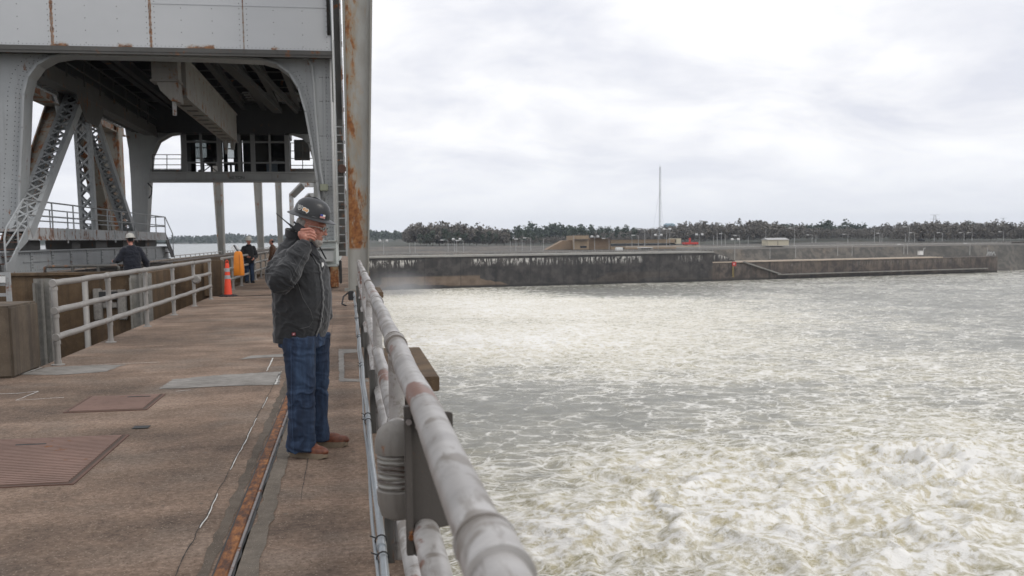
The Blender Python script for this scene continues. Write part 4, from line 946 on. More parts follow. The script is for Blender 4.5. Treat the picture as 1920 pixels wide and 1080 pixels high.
def columns():
    m, t, b = newmat('column_rusting'); P = pos(t); sp = N(t, 'ShaderNodeSeparateXYZ'); t.links.new(P, sp.inputs[0])
    base = ramp(t, noise(t, pos(t, (2, 1, .6)), .9, 6, .6), [(.3, (.26, .245, .21)), (.7, (.40, .40, .38))])
    g = noise(t, pos(t, (2.2, 1, .7)), 2.2, 9, .72, .3)
    side = math_(t, 'MULTIPLY', math_(t, 'SUBTRACT', .30, sp.outputs[0]), .42)
    low = ramp(t, math_(t, 'DIVIDE', sp.outputs[2], 10, True), [(.08, 0), (.11, .20), (.30, .18), (.34, .05), (1., .08)])
    k0 = math_(t, 'ADD', math_(t, 'ADD', g, side), low)
    cut = ramp(t, math_(t, 'DIVIDE', sp.outputs[2], 10, True), [(.128, 0), (.131, 1)])
    k = math_(t, 'MULTIPLY', ramp(t, k0, [(.62, 0), (.70, 1)]), cut)
    halo = math_(t, 'MULTIPLY', ramp(t, k0, [(.50, 0), (.66, .6)]), cut)
    base = mix(t, halo, base, (.33, .22, .11))
    c = mix(t, k, base, ramp(t, noise(t, P, 7, 6, .65), [(.3, (.11, .04, .018)), (.5, (.26, .10, .03)), (.7, (.40, .20, .07))])); setc(t, b, c, .75)
    a = pt(652.5, 500, Y=31); b1 = pt(692, 500, Y=31); c1 = pt(641.5, 2, Y=31); d1 = pt(698, 2, Y=31)
    zt = 14.; k_ = (zt-c1.z)/(c1.z-a.z)
    x0t = c1.x+(c1.x-a.x)*k_; x1t = d1.x+(d1.x-b1.x)*k_
    e = (0-a.z)/(c1.z-a.z); x0 = a.x+(c1.x-a.x)*e; x1 = b1.x+(d1.x-b1.x)*e
    hcol('steel_column', painted('column_edge', (.27, .26, .23), .3, .3, .6, 1.), 'big grey steel column streaked with orange rust rising beside the right handrail', None, x0, x1, x0t, x1t, 31, 0, zt, rustmat=m)
    X = -13.
    for i, (u0, u1, w0, w1, Y, vt, lab) in enumerate(((409.5, 421, 399, 416, 108, 330, 'first weathered column seen under the cabin, left of the traffic marker'), (484, 495, 474.5, 490, 159, 330, 'middle weathered column seen under the cabin'), (522, 531, 515, 527, 202, 330, 'narrow weathered column seen just left of the man in the helmet'))):
        a = pt(u0, 475, Y=Y); b1 = pt(u1, 475, Y=Y); c1 = pt(w0, vt, Y=Y); d1 = pt(w1, vt, Y=Y); k_ = (14-c1.z)/(c1.z-a.z)
        hcol('steel_column', M['col'], lab, 'weathered columns along the lake side', a.x, b1.x, c1.x+(c1.x-a.x)*k_, d1.x+(d1.x-b1.x)*k_, Y, 0, 14, 1.0, .12, .25)
    o = thing('rusty_trestle', (X, 55, 0), 'rust streaked trestle of column, girder and slanting struts behind the lattice braces', 'trestle')
    Y0 = 59.6; a = pt(193, 400, Y=Y0); b1 = pt(230, 400, Y=Y0); mb = MB(); mb.box(a.x, b1.x, Y0, Y0+.8, 0, 8.8); mb.box(a.x-.02, a.x+.08, Y0-.2, Y0+.9, 0, 8.8); mb.box(b1.x-.08, b1.x+.02, Y0-.2, Y0+.9, 0, 8.8); mb.build('column', M['colrust'], o)
    mb = MB(); mb.beam((X, 33, 8.05), (X, 62, 8.05), .4, .6); mb.beam((X, 33, 8.40), (X, 62, 8.40), .7, .06); mb.beam((X, 33, 7.72), (X, 62, 7.72), .7, .06); mb.build('girder', M['colrust'], o)
    for (ya, za, yb, zb, w) in ((49.0, 7.8, 40.4, .3, .55), (53.0, 7.8, 58.9, .3, .42)):
        mb = MB(); mb.ibeam((X, ya, za), (X, yb, zb), w, .75, .05, up=(1, 0, 0)); mb.build('strut', M['colrust'], o)
    mb = MB(); mb.prism([(X+.3, 47.4, 8.3), (X+.3, 54.6, 8.3), (X+.3, 53.0, 6.7), (X+.3, 48.4, 6.7)], (-.06, 0, 0)); mb.build('gusset', M['crane_dirty'], o)
    # far portal frames
    for i, (u0, uu, Y, vt, lab) in enumerate(((541, 549, 100, 342, 'grey knee-braced portal frame far along the deck, nearer of two'), (559, 566, 116, 362, 'grey knee-braced portal frame far along the deck, further of two'))):
        a = pt(u0, vt, Y=Y); b1 = pt(uu, vt, Y=Y); w = b1.x-a.x; zt = a.z; xr = .2; k = 1.1
        o = thing('portal_frame', (a.x, Y, 0), lab, 'portal frame', 'portal frames further along the deck'); mb = MB()
        P = [(a.x, 0), (a.x, zt-k), (a.x+k, zt), (xr-k, zt), (xr, zt-k), (xr, 0), (xr-w, 0), (xr-w, zt-k*1.3), (xr-k*1.3, zt-w*1.1), (a.x+k*1.3, zt-w*1.1), (a.x+w, zt-k*1.3), (a.x+w, 0)]
        mb.prism([(x, Y, z) for x, z in P], (0, .5, 0)); mb.build('frame', M['crane_dirty'], o, bevel=.03)
        mb = MB(); mb.prism([(x+(.12 if x < -3 else -.12), Y-.08, z-.1) for x, z in [P[1], P[2], P[9], P[10]]], (0, .08, 0)); mb.build('knee_plate', M['crane_in'], o)
columns()
# ------------------------------------------------------------------ gantry crane
YN, YR = 34.0, 54.8
def crane():
    o = thing('gantry_crane', (-6, 44, 0), 'huge riveted grey gantry crane straddling the deck with rust streaked house above', 'gantry crane')
    def PX(L_, Y): return [tuple(pt(u, v, Y=Y)) for u, v in L_]
    def arch(name, inner, outer, Y, dp, mat, fl=.16):
        P = PX(inner, Y); Q = PX(outer, Y); mb = MB(); mb.prism(P+Q[::-1], (0, dp, 0)); mb.build(name, mat, o)
        mb = MB(); P = [Vector(p) for p in P]
        for i in range(len(P)-1):
            a, b_ = P[i], P[i+1]; d = (b_-a).normalized(); n_ = Vector((-d.z, 0, d.x))
            mb.obox((a+b_)/2+Vector((0, dp/2-.03, 0)), (b_-a)/2+d*.01, Vector((0, dp/2+.16, 0)), n_*.035)
        mb.build('arch_flange', mat, o)
        return P
    inN = [(37, 432), (40, 340), (45, 240), (47, 178), (55, 145), (72, 122), (98, 108), (130, 103), (250, 105), (400, 109), (492, 113), (520, 121), (543, 138), (560, 165), (573, 210), (585, 275), (595, 340), (603, 400), (607, 452)]
    outN = [(-95, 432), (-95, 90), (300, 92), (621, 96), (625, 300), (628, 452)]
    PN = arch('portal_frame', inN, outN, YN, .55, M['crane'])
    inR = [(274, 452), (277, 400), (281, 330), (284, 292), (297, 264), (318, 252), (338, 249), (440, 249), (542, 249), (565, 256), (578, 268), (588, 300), (592, 452)]
    outR = [(250, 452), (245, 335), (241, 280), (234, 240), (225, 215), (225, 185), (430, 185), (625, 187), (628, 300), (630, 452)]
    arch('portal_frame', inR, outR, YR, .6, painted('far_frame_paint', (.33, .335, .33), .3, .3, .6, 1.))
    # rivets and cover strips on the near frame
    mb = MB()
    def rivet(p, s_=.015): mb.lathe(p, [(s_, 0), (s_*.8, -.012), (.002, -.018)], 6, axis=(0, 1, 0))
    for i in range(12, len(PN)-1):
        a, b_ = PN[i], PN[i+1]; n_ = int((b_-a).length/.12)
        for k in range(n_):
            p = a+(b_-a)*k/n_
            for off in (.14, .25): rivet((p.x+off, YN, p.z+off*.25))
    for i in range(0, 7):
        a, b_ = PN[i], PN[i+1]; n_ = int((b_-a).length/.14)
        for k in range(n_):
            p = a+(b_-a)*k/n_
            for off in (.16, .27, .5): rivet((p.x-off, YN, p.z+off*.2))
    for v in range(112, 450, 7):
        for u in (611, 618): p = pt(u+(v-112)*.018, v, Y=YN); rivet(p)
    for v in (145, 190, 255, 300, 350, 400):
        for u in range(600, 622, 4):
            p = pt(u, v, Y=YN)
            rivet(p, .018)
    mb.build('rivets', M['crane_in'], o)['kind'] = 'stuff'
    a = pt(606, 128, Y=YN); c = pt(611, 450, Y=YN); MB().prism([(a.x, YN-.03, a.z), (a.x+.035, YN-.03, a.z), (c.x+.035, YN-.03, c.z), (c.x, YN-.03, c.z)], (0, .03, 0)).build('cover_strip', M['crane'], o)
    pp = [pt(u, v, Y=YN-.1) for u, v in ((562, 96), (566, 107), (577, 112), (584, 122), (587, 150), (591, 215), (596, 270), (600, 320), (605, 345), (608, 372))]
    MB().path(pp, .045, 10).build('conduit', M['crane'], o, smooth=True)
    a = pt(600, 358, Y=YN-.2); c = pt(615, 345, Y=YN-.2); MB().box(a.x, c.x, YN-.25, YN-.05, a.z, c.z).build('junction_box', painted('box_paint', (.28, .30, .22), .3, .3), o, bevel=.02)
    # house
    xl, xr = pt(-100, 60, Y=33.3).x, pt(621.5, 60, Y=33.3).x; zb = pt(300, 90, Y=33.3).z; ztop = 13.2
    mh, t, b = newmat('house_panels'); P = pos(t); sp = N(t, 'ShaderNodeSeparateXYZ'); t.links.new(P, sp.inputs[0])
    base = mix(t, noise(t, pos(t, (.5, 1, .9)), .8, 6, .55), (.45, .465, .475), (.58, .59, .60))
    r1 = noise(t, pos(t, (2.2, 1, 6)), 1.6, 9, .75)
    seams = [pt(u, 50, Y=33.3).x for u in (97, 282, 456)]+[pt(-75, 50, Y=33.3).x]; acc = None
    for i, sx in enumerate(seams):
        dd = math_(t, 'ABSOLUTE', math_(t, 'SUBTRACT', sp.outputs[0], sx)); k = math_(t, 'SUBTRACT', 1, math_(t, 'DIVIDE', dd, (.12, .10, .045, .1)[i]), True); acc = k if acc is None else math_(t, 'MAXIMUM', acc, k)
    bot = math_(t, 'SUBTRACT', 1, math_(t, 'DIVIDE', math_(t, 'SUBTRACT', sp.outputs[2], zb), .26), True)
    xrange = ramp(t, noise(t, pos(t, (1, 0, 0)), .55, 2, .5), [(.5, 0), (.56, 1)])
    bot = math_(t, 'MULTIPLY', bot, xrange)
    kk = ramp(t, math_(t, 'ADD', math_(t, 'MULTIPLY', r1, .55), math_(t, 'MULTIPLY', math_(t, 'MAXIMUM', acc, math_(t, 'MULTIPLY', bot, .9)), .36)), [(.47, 0), (.56, 1)])
    hal = ramp(t, math_(t, 'ADD', math_(t, 'MULTIPLY', r1, .4), math_(t, 'MULTIPLY', math_(t, 'MAXIMUM', acc, bot), .45)), [(.38, 0), (.62, .55)])
    c = mix(t, hal, base, (.42, .34, .24)); c = mix(t, kk, c, ramp(t, noise(t, P, 8, 5, .6), [(.35, (.10, .04, .02)), (.65, (.34, .15, .05))])); setc(t, b, c, .5); M['house'] = mh
    MB().box(xl, xr, 33.3, 33.45, zb, ztop).build('house_wall', mh, o)
    MB().box(xr-.15, xr, 33.45, 56.6, zb, ztop).build('house_wall', M['crane_house'], o)
    MB().box(xl, xl+.15, 33.45, 56.6, zb, ztop).build('house_wall', M['crane_house'], o)
    MB().box(xl, xr, 56.6, 56.75, zb+.9, ztop).build('house_wall', M['crane_house'], o)
    MB().box(xl-.1, xr+.1, 33.2, 56.85, ztop, ztop+.15).build('house_roof', M['crane_house'], o)
    # panel seams: raised straps with rivets
    mb = MB()
    s0 = pt(282, 6, Y=33.3)
    sm = painted('strap', (.34, .31, .27), 1.4, .4, .7, 3.)
    for sx in seams: MB().box(sx-.010, sx+.010, 33.285, 33.3, zb+.02, ztop).build('panel_strap', sm, o)
    MB().box(s0.x+.02, xr, 33.287, 33.3, s0.z-.015, s0.z+.005).build('panel_strap', M['crane_house'], o)
    mb = MB()
    for u in (33, 90, 105, 160, 220, 275, 290, 340, 398, 449, 463, 513, 567, 612):
        x = pt(u, 50, Y=33.3).x; n_ = 16 if u in (90, 105, 275, 290, 449, 463, 612) else 7
        for k in range(n_): mb.lathe((x, 33.3, zb+.12+(2.6)*k/n_), [(.016, 0), (.002, -.014)], 5, axis=(0, 1, 0))
    for k in range(95): mb.lathe((xl+.1+(xr-xl-.2)*k/94, 33.3, zb+.06), [(.012, 0), (.002, -.012)], 5, axis=(0, 1, 0))
    mb.build('rivets', M['crane_in'], o)['kind'] = 'stuff'
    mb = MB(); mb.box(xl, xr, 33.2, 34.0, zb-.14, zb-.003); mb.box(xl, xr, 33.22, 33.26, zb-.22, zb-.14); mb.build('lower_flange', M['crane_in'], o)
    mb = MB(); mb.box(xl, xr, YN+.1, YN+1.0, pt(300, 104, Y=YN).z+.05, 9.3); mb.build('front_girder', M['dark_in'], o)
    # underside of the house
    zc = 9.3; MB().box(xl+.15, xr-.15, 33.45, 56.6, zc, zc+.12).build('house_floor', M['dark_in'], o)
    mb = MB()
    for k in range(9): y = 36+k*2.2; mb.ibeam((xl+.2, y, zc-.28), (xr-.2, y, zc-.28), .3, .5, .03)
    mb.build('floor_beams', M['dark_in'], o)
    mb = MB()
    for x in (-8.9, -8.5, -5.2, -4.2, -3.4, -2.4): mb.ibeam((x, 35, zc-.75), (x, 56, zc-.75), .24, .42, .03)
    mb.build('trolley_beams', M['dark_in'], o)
    for (x, w) in ((-4.75, .42), (-3.8, .14)):
        mb = MB(); mb.beam((x, 36.5, zc-.9), (x+1.35, 53, zc-1.15), w, .25); mb.build('bracing', M['dark_in'], o)
    mb = MB()
    for k in range(8):
        mb.box(-4.9+.25*(k % 2), -2.2, 50.5+k*.42, 50.62+k*.42, zc-.62, zc-.57)
    mb.build('light_slits', M['crane_dirty'], o)  # pale bars standing for daylight through the rear grating slits
    # side girders
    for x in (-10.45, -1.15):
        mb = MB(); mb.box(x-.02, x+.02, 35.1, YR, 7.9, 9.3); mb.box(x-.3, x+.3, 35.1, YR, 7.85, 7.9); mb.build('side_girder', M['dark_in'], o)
    # inner walkway with rail along the left girder
    mb = MB(); mb.box(-9.7, -9.62, 35.1, YR, 6.95, 7.35); mb.box(-10.9, -9.7, 35.1, YR, 7.30, 7.34)
    mb.build('gallery', M['crane_in'], o)
    mb = MB()
    for k in range(34):
        y = 35.2+k*.58; s_ = 1 if k % 2 else -1; mb.beam((-10.85, y, 7.22), (-9.75, y+.55, 7.22), .05, .08); mb.beam((-9.75, y, 7.22), (-10.85, y+.55, 7.22), .05, .08)
    mb.build('gallery_bracing', M['crane_in'], o)
    mb = MB()
    for z in (7.85, 8.35): mb.path([(-9.6, 35.2, z), (-9.6, YR, z)], .03, 6)
    for k in range(9): mb.path([(-9.6, 35.3+k*2.4, 7.34), (-9.6, 35.3+k*2.4, 8.35)], .03, 6)
    mb.build('gallery_rail', M['crane_in'], o)
    # lattice side truss
    XT = -9.98
    def lattice(a, b_, w, d, mat, pitch=.42, nm='lattice_brace'):
        a = Vector(a); b_ = Vector(b_); ax = (b_-a).normalized(); L_ = (b_-a).length; X_ = ax.cross(Vector((1, 0, 0))).normalized(); n_ = Vector((1, 0, 0)); mb = MB()
        for s_ in (-1, 1):
            mb.obox((a+b_)/2+n_*s_*w/2, ax*L_/2, n_*.02, X_*d/2)
            for q_ in (-1, 1): mb.obox((a+b_)/2+n_*s_*(w/2-.05)+X_*q_*d/2, ax*L_/2, n_*.06, X_*.012)
        k = int(L_/(w*pitch*2.0)); st = L_/k
        for i in range(k):
            for q_ in (-1, 1):
                for s_ in (-1, 1):
                    p0 = a+ax*st*i+n_*s_*(w/2-.04)+X_*q_*(d/2+.015+.008*s_); p1 = a+ax*st*(i+1)-n_*s_*(w/2-.04)+X_*q_*(d/2+.015+.008*s_)
                    mb.beam(p0, p1, .07, .012, up=X_)
        return mb.build(nm, mat, o)
    zj = 7.1; zw = 2.05
    lattice((XT, 40.2, zj-.15), (XT, 32.9, zw-.2), .62, .36, M['crane'])
    lattice((XT, 41.0, zj-.2), (XT, 41.2, zw-.2), .56, .34, M['crane'])
    lattice((XT, 41.7, zj-.2), (XT, 48.6, zw-.2), .54, .34, M['crane'])
    mb = MB(); mb.prism([(XT+.34, 39.2, 7.6), (XT+.34, 43.4, 7.6), (XT+.34, 43.0, 6.7), (XT+.34, 42.1, 6.1), (XT+.34, 40.2, 6.1), (XT+.34, 39.2, 6.8)], (-.05, 0, 0)); mb.build('gusset_plate', M['crane_in'], o)
    mb = MB(); mb.prism([(XT-.34, 39.2, 7.6), (XT-.34, 43.4, 7.6), (XT-.34, 43.0, 6.7), (XT-.34, 42.1, 6.1), (XT-.34, 40.2, 6.1), (XT-.34, 39.2, 6.8)], (-.05, 0, 0)); mb.build('gusset_plate', M['crane_in'], o)
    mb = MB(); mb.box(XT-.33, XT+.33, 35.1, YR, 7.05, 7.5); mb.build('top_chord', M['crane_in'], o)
    # upstream truck and walkway
    XF = -9.98
    mb = MB(); mb.box(-10.7, XF, 29.0, 58.4, .66, 1.28); mb.box(-10.8, XF+.1, 29.0, 58.4, 1.28, 1.33); mb.box(-10.8, XF+.1, 29.0, 58.4, .61, .66)
    mb.box(XF, XF+.03, 33, 57, .95, .99)
    for k in range(12): mb.box(XF, XF+.025, 31.4+k*2.3, 31.6+k*2.3, .66, 1.28)
    mb.build('end_truck', M['crane'], o, bevel=.01)
    mb = MB()
    for k in range(110):
        y = 29.4+k*.25
        for z in (.70, 1.22): mb.lathe((XF, y, z), [(.016, 0), (.002, .02)], 5, axis=(1, 0, 0))
    for k in range(12):
        for z in (.78, .87, 1.05, 1.14):
            for dy in (.05, .15): mb.lathe((XF+.025, 31.4+k*2.3+dy, z), [(.02, 0), (.002, .02)], 5, axis=(1, 0, 0))
    mb.build('truck_rivets', M['crane_in'], o)['kind'] = 'stuff'
    for y in (32.5, 35.5, 53.5, 56.5): MB().lathe((-10.9, y, .76), [(.30, 0), (.34, .01), (.34, .2), (.30, .22)], 24, axis=(1, 0, 0)).build('wheel', M['steelworn'], o, smooth='auto')
    for (yb, yc) in ((32.6, 35.2), (39.0, 40.2), (42.5, 44.5), (47.5, 50), (52.5,55.5)): MB().box(-11.0, XF-.1, yb, yc, 1.33, 1.66).build('pedestal', M['crane_in'], o, bevel=.02)
    XW = -9.66
    mb = MB(); mb.box(-11.95, XW-.04, 32.6, 56.0, 1.92, 2.0); mb.build('walkway_deck', M['crane_dirty'], o)
    mb = MB(); mb.box(XW-.04, XW, 32.6, 56.0, 1.65, 2.05); mb.box(XW, XW+.05, 32.6, 56.0, 1.65, 1.69)
    for y in (36.8, 44, 48.4): mb.box(XW, XW+.03, y, y+.12, 1.55, 2.08)
    mb.build('walkway_fascia', painted('fascia', (.47, .48, .48), 1.0, .3, .55, 1.2), o)
    def rail(y0, y1, n_, X_=XW-.02, z0=2.0, hs=(.5, 1.0), nm='walkway_rail'):
        mb = MB()
        for h in hs: mb.path([(X_, y0, z0+h), (X_, y1, z0+h)], .026, 8)
        for k in range(n_+1): y = y0+(y1-y0)*k/n_; mb.path([(X_, y, z0-.1), (X_, y, z0+hs[-1])], .026, 8)
        mb.build(nm, M['crane'], o, smooth='auto')
    rail(32.7, 55.9, 9, hs=(.42, .88)); rail(32.7, 55.9, 9, -11.9, hs=(.42, .88))
    mb = MB()
    for h in (.5, 1.): mb.path([(XW, 55.9, 1.88+h), (-11.9, 55.9, 1.88+h)], .026, 8)
    mb.path([(XW, 55.9, 2.88), (XW, 58.0, 2.0), (XW, 58.0, .9)], .026, 8); mb.build('end_rail', M['crane'], o)
    # stair at the near end
    mb = MB()
    for x in (XW-.02, -11.9): MB().prism([(x, 32.6, 2.05), (x, 32.6, 1.62), (x, 31.6, 1.30), (x, 31.1, .70), (x, 30.4, .70), (x, 30.4, .95), (x, 30.9, 1.05)], (-.04, 0, 0)).build('stair_stringer', M['crane'], o)
    for k in range(5): MB().box(-11.9, XW-.06, 30.6+k*.42, 30.95+k*.42, .95+k*.21, .98+k*.21).build('stair_tread', M['rustred'], o)
    mb = MB()
    for x in (XW, -11.92):
        mb.path([(x, 32.7, 2.88), (x, 32.3, 2.88), (x, 30.6, 2.0), (x, 30.4, 1.7), (x, 30.4, .8)], .028, 8); mb.path([(x, 32.6, 2.42), (x, 30.4, 1.45)], .024, 8); mb.path([(x, 31.6, 1.4), (x, 31.6, 2.45)], .026, 8)
    mb.build('stair_rail', M['crane'], o, smooth='auto')
    mb = MB()
    for k in range(4): mb.box(-11.9, XW, 56.1+k*.45, 56.45+k*.45, 1.75-k*.27, 1.79-k*.27)
    for x in (XW, -11.9): mb.prism([(x, 56.0, 2.), (x, 56.0, 1.5), (x, 57.4, .7), (x, 58.2, .7), (x, 58.2, .9)], (-.03, 0, 0))
    mb.build('far_stair', M['blacksteel'], o)
    # downstream truck under the right legs
    mb = MB(); mb.box(-1.12, -.42, 33.0, 58, .78, 1.50); mb.box(-1.18, -.36, 32.9, 58.1, 1.50, 1.56); mb.box(-1.18, -.36, 32.9, 58.1, .70, .78); mb.build('end_truck', painted('truck_grey', (.42, .45, .43), .5, .3, .5, 1.4), o, bevel=.02)
    mb = MB(); mb.box(-1.05, -.5, 32.86, 32.99, .86, 1.22); mb.box(-1.1, -.45, 32.8, 33, 1.28, 1.33); mb.build('truck_cover', painted('cover_grey', (.48, .50, .49), .3, .25, .5, 2.), o, bevel=.02)
    for y in (33.6, 36, 54.5, 57.2): MB().lathe((-.78, y, .36), [(.30, 0), (.36, .01), (.36, .28), (.30, .29)], 24, axis=(1, 0, 0)).build('wheel', M['steelworn'], o, smooth='auto')
    MB().box(-.62, -.36, 32.9, 33.25, .03, .70).build('rail_sweep', painted('ochre_guard', (.34, .25, .14), 2.0, .4, .8, 1.5), o, bevel=.02)
    MB().box(-.34, -.25, 33.0, 33.5, .15, .9).build('buffer', M['blacksteel'], o, bevel=.02)
    # right side pipes, ladder and ropes
    for (x, y, r_, z0, z1, mt) in ((-.42, 33.9, .055, 1.56, 8.6, 'white'), (-.36, 33.85, .022, 1.4, 12, 'white'), (-.34, 34.6, .03, 1.5, 8.2, 'crane'), (-.46, 33.25, .05, 8.1, 12.6, 'blacksteel'), (-.38, 33.3, .03, 6.0, 12.6, 'conduit')):
        MB().path([(x, y, z0), (x, y, z1)], r_, 10).build('riser_pipe', M[mt], o, smooth=True)
    mb = MB()
    for y in (39.0, 39.0): pass
    for x in (-.52, -.10): mb.box(x-.03, x+.03, 41.0, 41.2, .9, 12)
    for k in range(16): mb.box(-.5, -.12, 41.05, 41.15, 1.1+k*.33, 1.14+k*.33)
    mb.build('access_ladder', M['crane_dirty'], o)
    mb = MB()
    for k in range(7): mb.box(-.5, -.05, 41.3, 42.2, 1.6+k*1.3, 1.66+k*1.3); mb.box(-.12, -.06, 41.22, 41.28, 1.7+k*1.3, 2.3+k*1.3)
    mb.box(-.5, -.08, 42.3, 42.4, .9, 12); mb.box(-.5, -.08, 41.25, 41.29, 6.4, 12); mb.build('cage_shelf', M['crane_in'], o)
    MB().lathe((-.2, 40.9, 4.4), [(.16, 0), (.18, .03), (.18, .12), (.12, .16)], 16, axis=(0, 1, 0)).build('sheave', M['rustred'], o, smooth='auto')
    # cabin and gallery on the rear frame
    YC = YR-.25
    def bx(u0, v0, u1, v1, ya, yb, Yr=None):
        Yr = Yr or ya; a = pt(u0, v1, Y=Yr); c = pt(u1, v0, Y=Yr); return (a.x, c.x, ya, yb, a.z, c.z)
    mb = MB(); mb.box(*bx(280, 324, 592, 338, YC, YC+.3)); mb.box(*bx(280, 338.3, 592, 341.5, YC-.12, YC+.5)); mb.box(*bx(280, 322, 592, 324, YC-.1, YC+.4)); mb.build('floor_beam', painted('beam_grey', (.30, .30, .29), .3, .3), o)
    cab = MB(); a = bx(341, 324, 541, 326, YC, YC+3); cab.box(a[0], a[1], YC+.3, YC+3.2, a[4], a[5]); cab.build('cabin_floor', M['dark_in'], o)
    a = bx(341, 249, 541, 252, YC, YC); MB().box(a[0], a[1], YC, YC+3.2, a[4], a[5]+.25).build('cabin_roof', M['dark_in'], o)
    mb = MB(); dk = painted('mullion', (.20, .20, .195), .2, .3)
    for (u, w) in ((341, 7), (376, 1.5), (408, 6), (447, 3), (471, 6), (505, 1.5), (535, 6)): mb.box(*bx(u, 250, u+w, 324, YC, YC+.12))
    for v in (265, 304): mb.box(*bx(348, v, 541, v+2.2, YC+.02, YC+.1))
    mb.build('cabin_frame', dk, o)
    mb = MB(); YB = YC+3.1
    for q_ in ((341, 249, 365, 324), (388, 249, 416, 300), (341, 249, 541, 258), (420, 249, 425, 324), (440, 249, 453, 324), (457, 249, 541, 324), (341, 295, 365, 324), (388, 297, 400, 300)): mb.box(*bx(*q_, YB, YB+.05))
    for q_ in ((365, 266, 390, 268), (365, 276, 390, 278), (376, 258, 377.5, 296), (425, 278, 440, 280), (425, 296, 440, 297.5), (365, 296, 420, 298), (365, 310, 420, 311)): mb.box(*bx(*q_, YB-.03, YB-.005))
    mb.beam(pt(378, 324, Y=YB-.1), pt(410, 299, Y=YB-.1), .05, .05); mb.beam(pt(378, 299, Y=YB-.1), pt(410, 324, Y=YB-.1), .05, .05)
    mb.build('cabin_back', M['blacksteel'], o)
    for s_, u in ((0, 341.5), (1, 539.5)):
        a = bx(u, 250, u+1, 324, YC, YC); MB().box(a[0], a[0]+.03, YC+.12, YB, a[4], a[5]).build('cabin_side', M['dark_in'], o)
    mg, t, b = newmat('cab_glass'); tr = N(t, 'ShaderNodeBsdfTransparent'); tr.inputs[0].default_value = (.62, .64, .64, 1); gl = N(t, 'ShaderNodeBsdfGlossy'); gl.inputs['Roughness'].default_value = .03; ms = N(t, 'ShaderNodeMixShader'); ms.inputs[0].default_value = .06
    t.links.new(tr.outputs[0], ms.inputs[1]); t.links.new(gl.outputs[0], ms.inputs[2]); t.links.new(ms.outputs[0], [n_ for n_ in t.nodes if n_.type == 'OUTPUT_MATERIAL'][0].inputs[0])
    a = bx(362, 255, 441, 296, YB+.06, YB+.06); MB().box(a[0], a[1], YB+.06, YB+.07, a[4], a[5]).build('window_pane', mg, o)
    for (u0, u1) in ((349, 407), (478, 534)):
        a = bx(u0, 252, u1, 303, YC+.14, YC+.14); MB().box(a[0], a[1], YC+.14, YC+.15, a[4], a[5]).build('window_pane', mg, o)
    for (u0, u1, vs) in ((286, 340, (290, 298, 309, 317)), (545, 590, (268, 283, 297, 310))):
        mb = MB()
        for v in vs: mb.path([pt(u0, v, Y=YC), pt(u1, v, Y=YC)], .022, 6)
        for u in (u0, (u0+u1)/2, u1): mb.path([pt(u, vs[0], Y=YC), pt(u, 323, Y=YC)], .022, 6)
        mb.build('gallery_rail', M['crane_in'], o)
    a = bx(284, 318, 340, 323, YC, YC+.8); MB().box(*a).build('gallery_floor', M['crane_in'], o)
    a = bx(545, 316, 592, 323, YC, YC+.8); MB().box(*a).build('gallery_floor', M['crane_in'], o)
    MB().box(*bx(552, 262, 580, 300, YC+2, YC+2.3)).build('switch_cabinet', M['crane_in'], o)
    MB().box(*bx(500, 306, 520, 322, YC+1, YC+1.4)).build('desk', painted('desk', (.16, .20, .24), 0, .2), o)
    fc = bpy.data.curves.new('capacity_text', 'FONT'); fc.body = '60 TON'; fc.size = .36; fc.extrude = .006; fo = bpy.data.objects.new('tmp', fc); COL.objects.link(fo)
    me = bpy.data.meshes.new_from_object(fo.evaluated_get(bpy.context.evaluated_depsgraph_get())); bpy.data.objects.remove(fo); me.materials.clear(); me.materials.append(M['black'])
    p = pt(430, 335.5, Y=YC-.008); tx = bpy.data.objects.new('capacity_lettering', me); COL.objects.link(tx); tx.location = (p.x, YC-.008, p.z); tx.rotation_euler = (math.pi/2, 0, 0)
    sx = (pt(458, 330, Y=YC).x-p.x)/max(v.co.x for v in me.vertices); tx.scale = (sx, sx*1.0, 1); bpy.context.view_layer.update(); attach(tx, o)
    a = pt(282, 249, Y=YR-.1); c = pt(592, 196, Y=YR-.1); MB().box(a.x, c.x, YR-.35, YR-.01, a.z, c.z).build('rear_beam_shade', M['dark_in'], o)  # added dark box over the rear beam, its deep shade painted in
    # leg brackets over the deck opening
    mb = MB(); mb.path([pt(277, 343, Y=YC), pt(285, 352, Y=YC), pt(284, 365, Y=YC), pt(279, 372, Y=YC)], .035, 8); mb.build('cable_loop', M['blacksteel'], o, smooth=True)
    # hanging lifting beam
    lb = thing('lifting_beam', (-6.6, 44, 7), 'long pale box lifting beam hanging under the crane house', 'lifting beam')
    x0, x1 = pt(318, 150, Y=37.6).x, pt(352, 150, Y=37.6).x
    x0 = -5.98; x1 = -5.42; zb_ = 6.52; zt_ = 7.86
    mb = MB(); mb.box(x0, x1, 36.6, 52.5, zb_, zt_); mb.box(x0-.05, x1+.05, 36.5, 52.6, zt_, zt_+.05); mb.box(x0-.05, x1+.05, 36.5, 52.6, zb_-.04, zb_-.002)
    mb.build('box_girder', M['beam_paint'], lb)
    mb = MB()
    for k in range(9): y = 38.4+k*1.45; mb.obox(((x0+x1)/2, y, zb_-.045), (.20, 0, 0), (0, .16, 0), (0, 0, .005))
    mb.build('slots', M['blacksteel'], lb)
    mb = MB(); mb.box(-6.4, -5.55, 35.7, 36.48, 7.0, 8.3); mb.box(-6.45, -5.5, 35.6, 36.48, 6.93, 7.0); mb.prism([(-6.25, 35.7, 6.92), (-5.55, 35.7, 6.92), (-5.5, 35.7, 6.25), (-5.8, 35.7, 6.3), (-6.15, 35.7, 6.65)], (0, .7, 0))
    for k in range(5): mb.box(-6.3, -5.7, 35.66, 35.7, 7.2+k*.16, 7.23+k*.16)
    mb.build('hook_housing', M['beam_paint'], lb, bevel=.02)
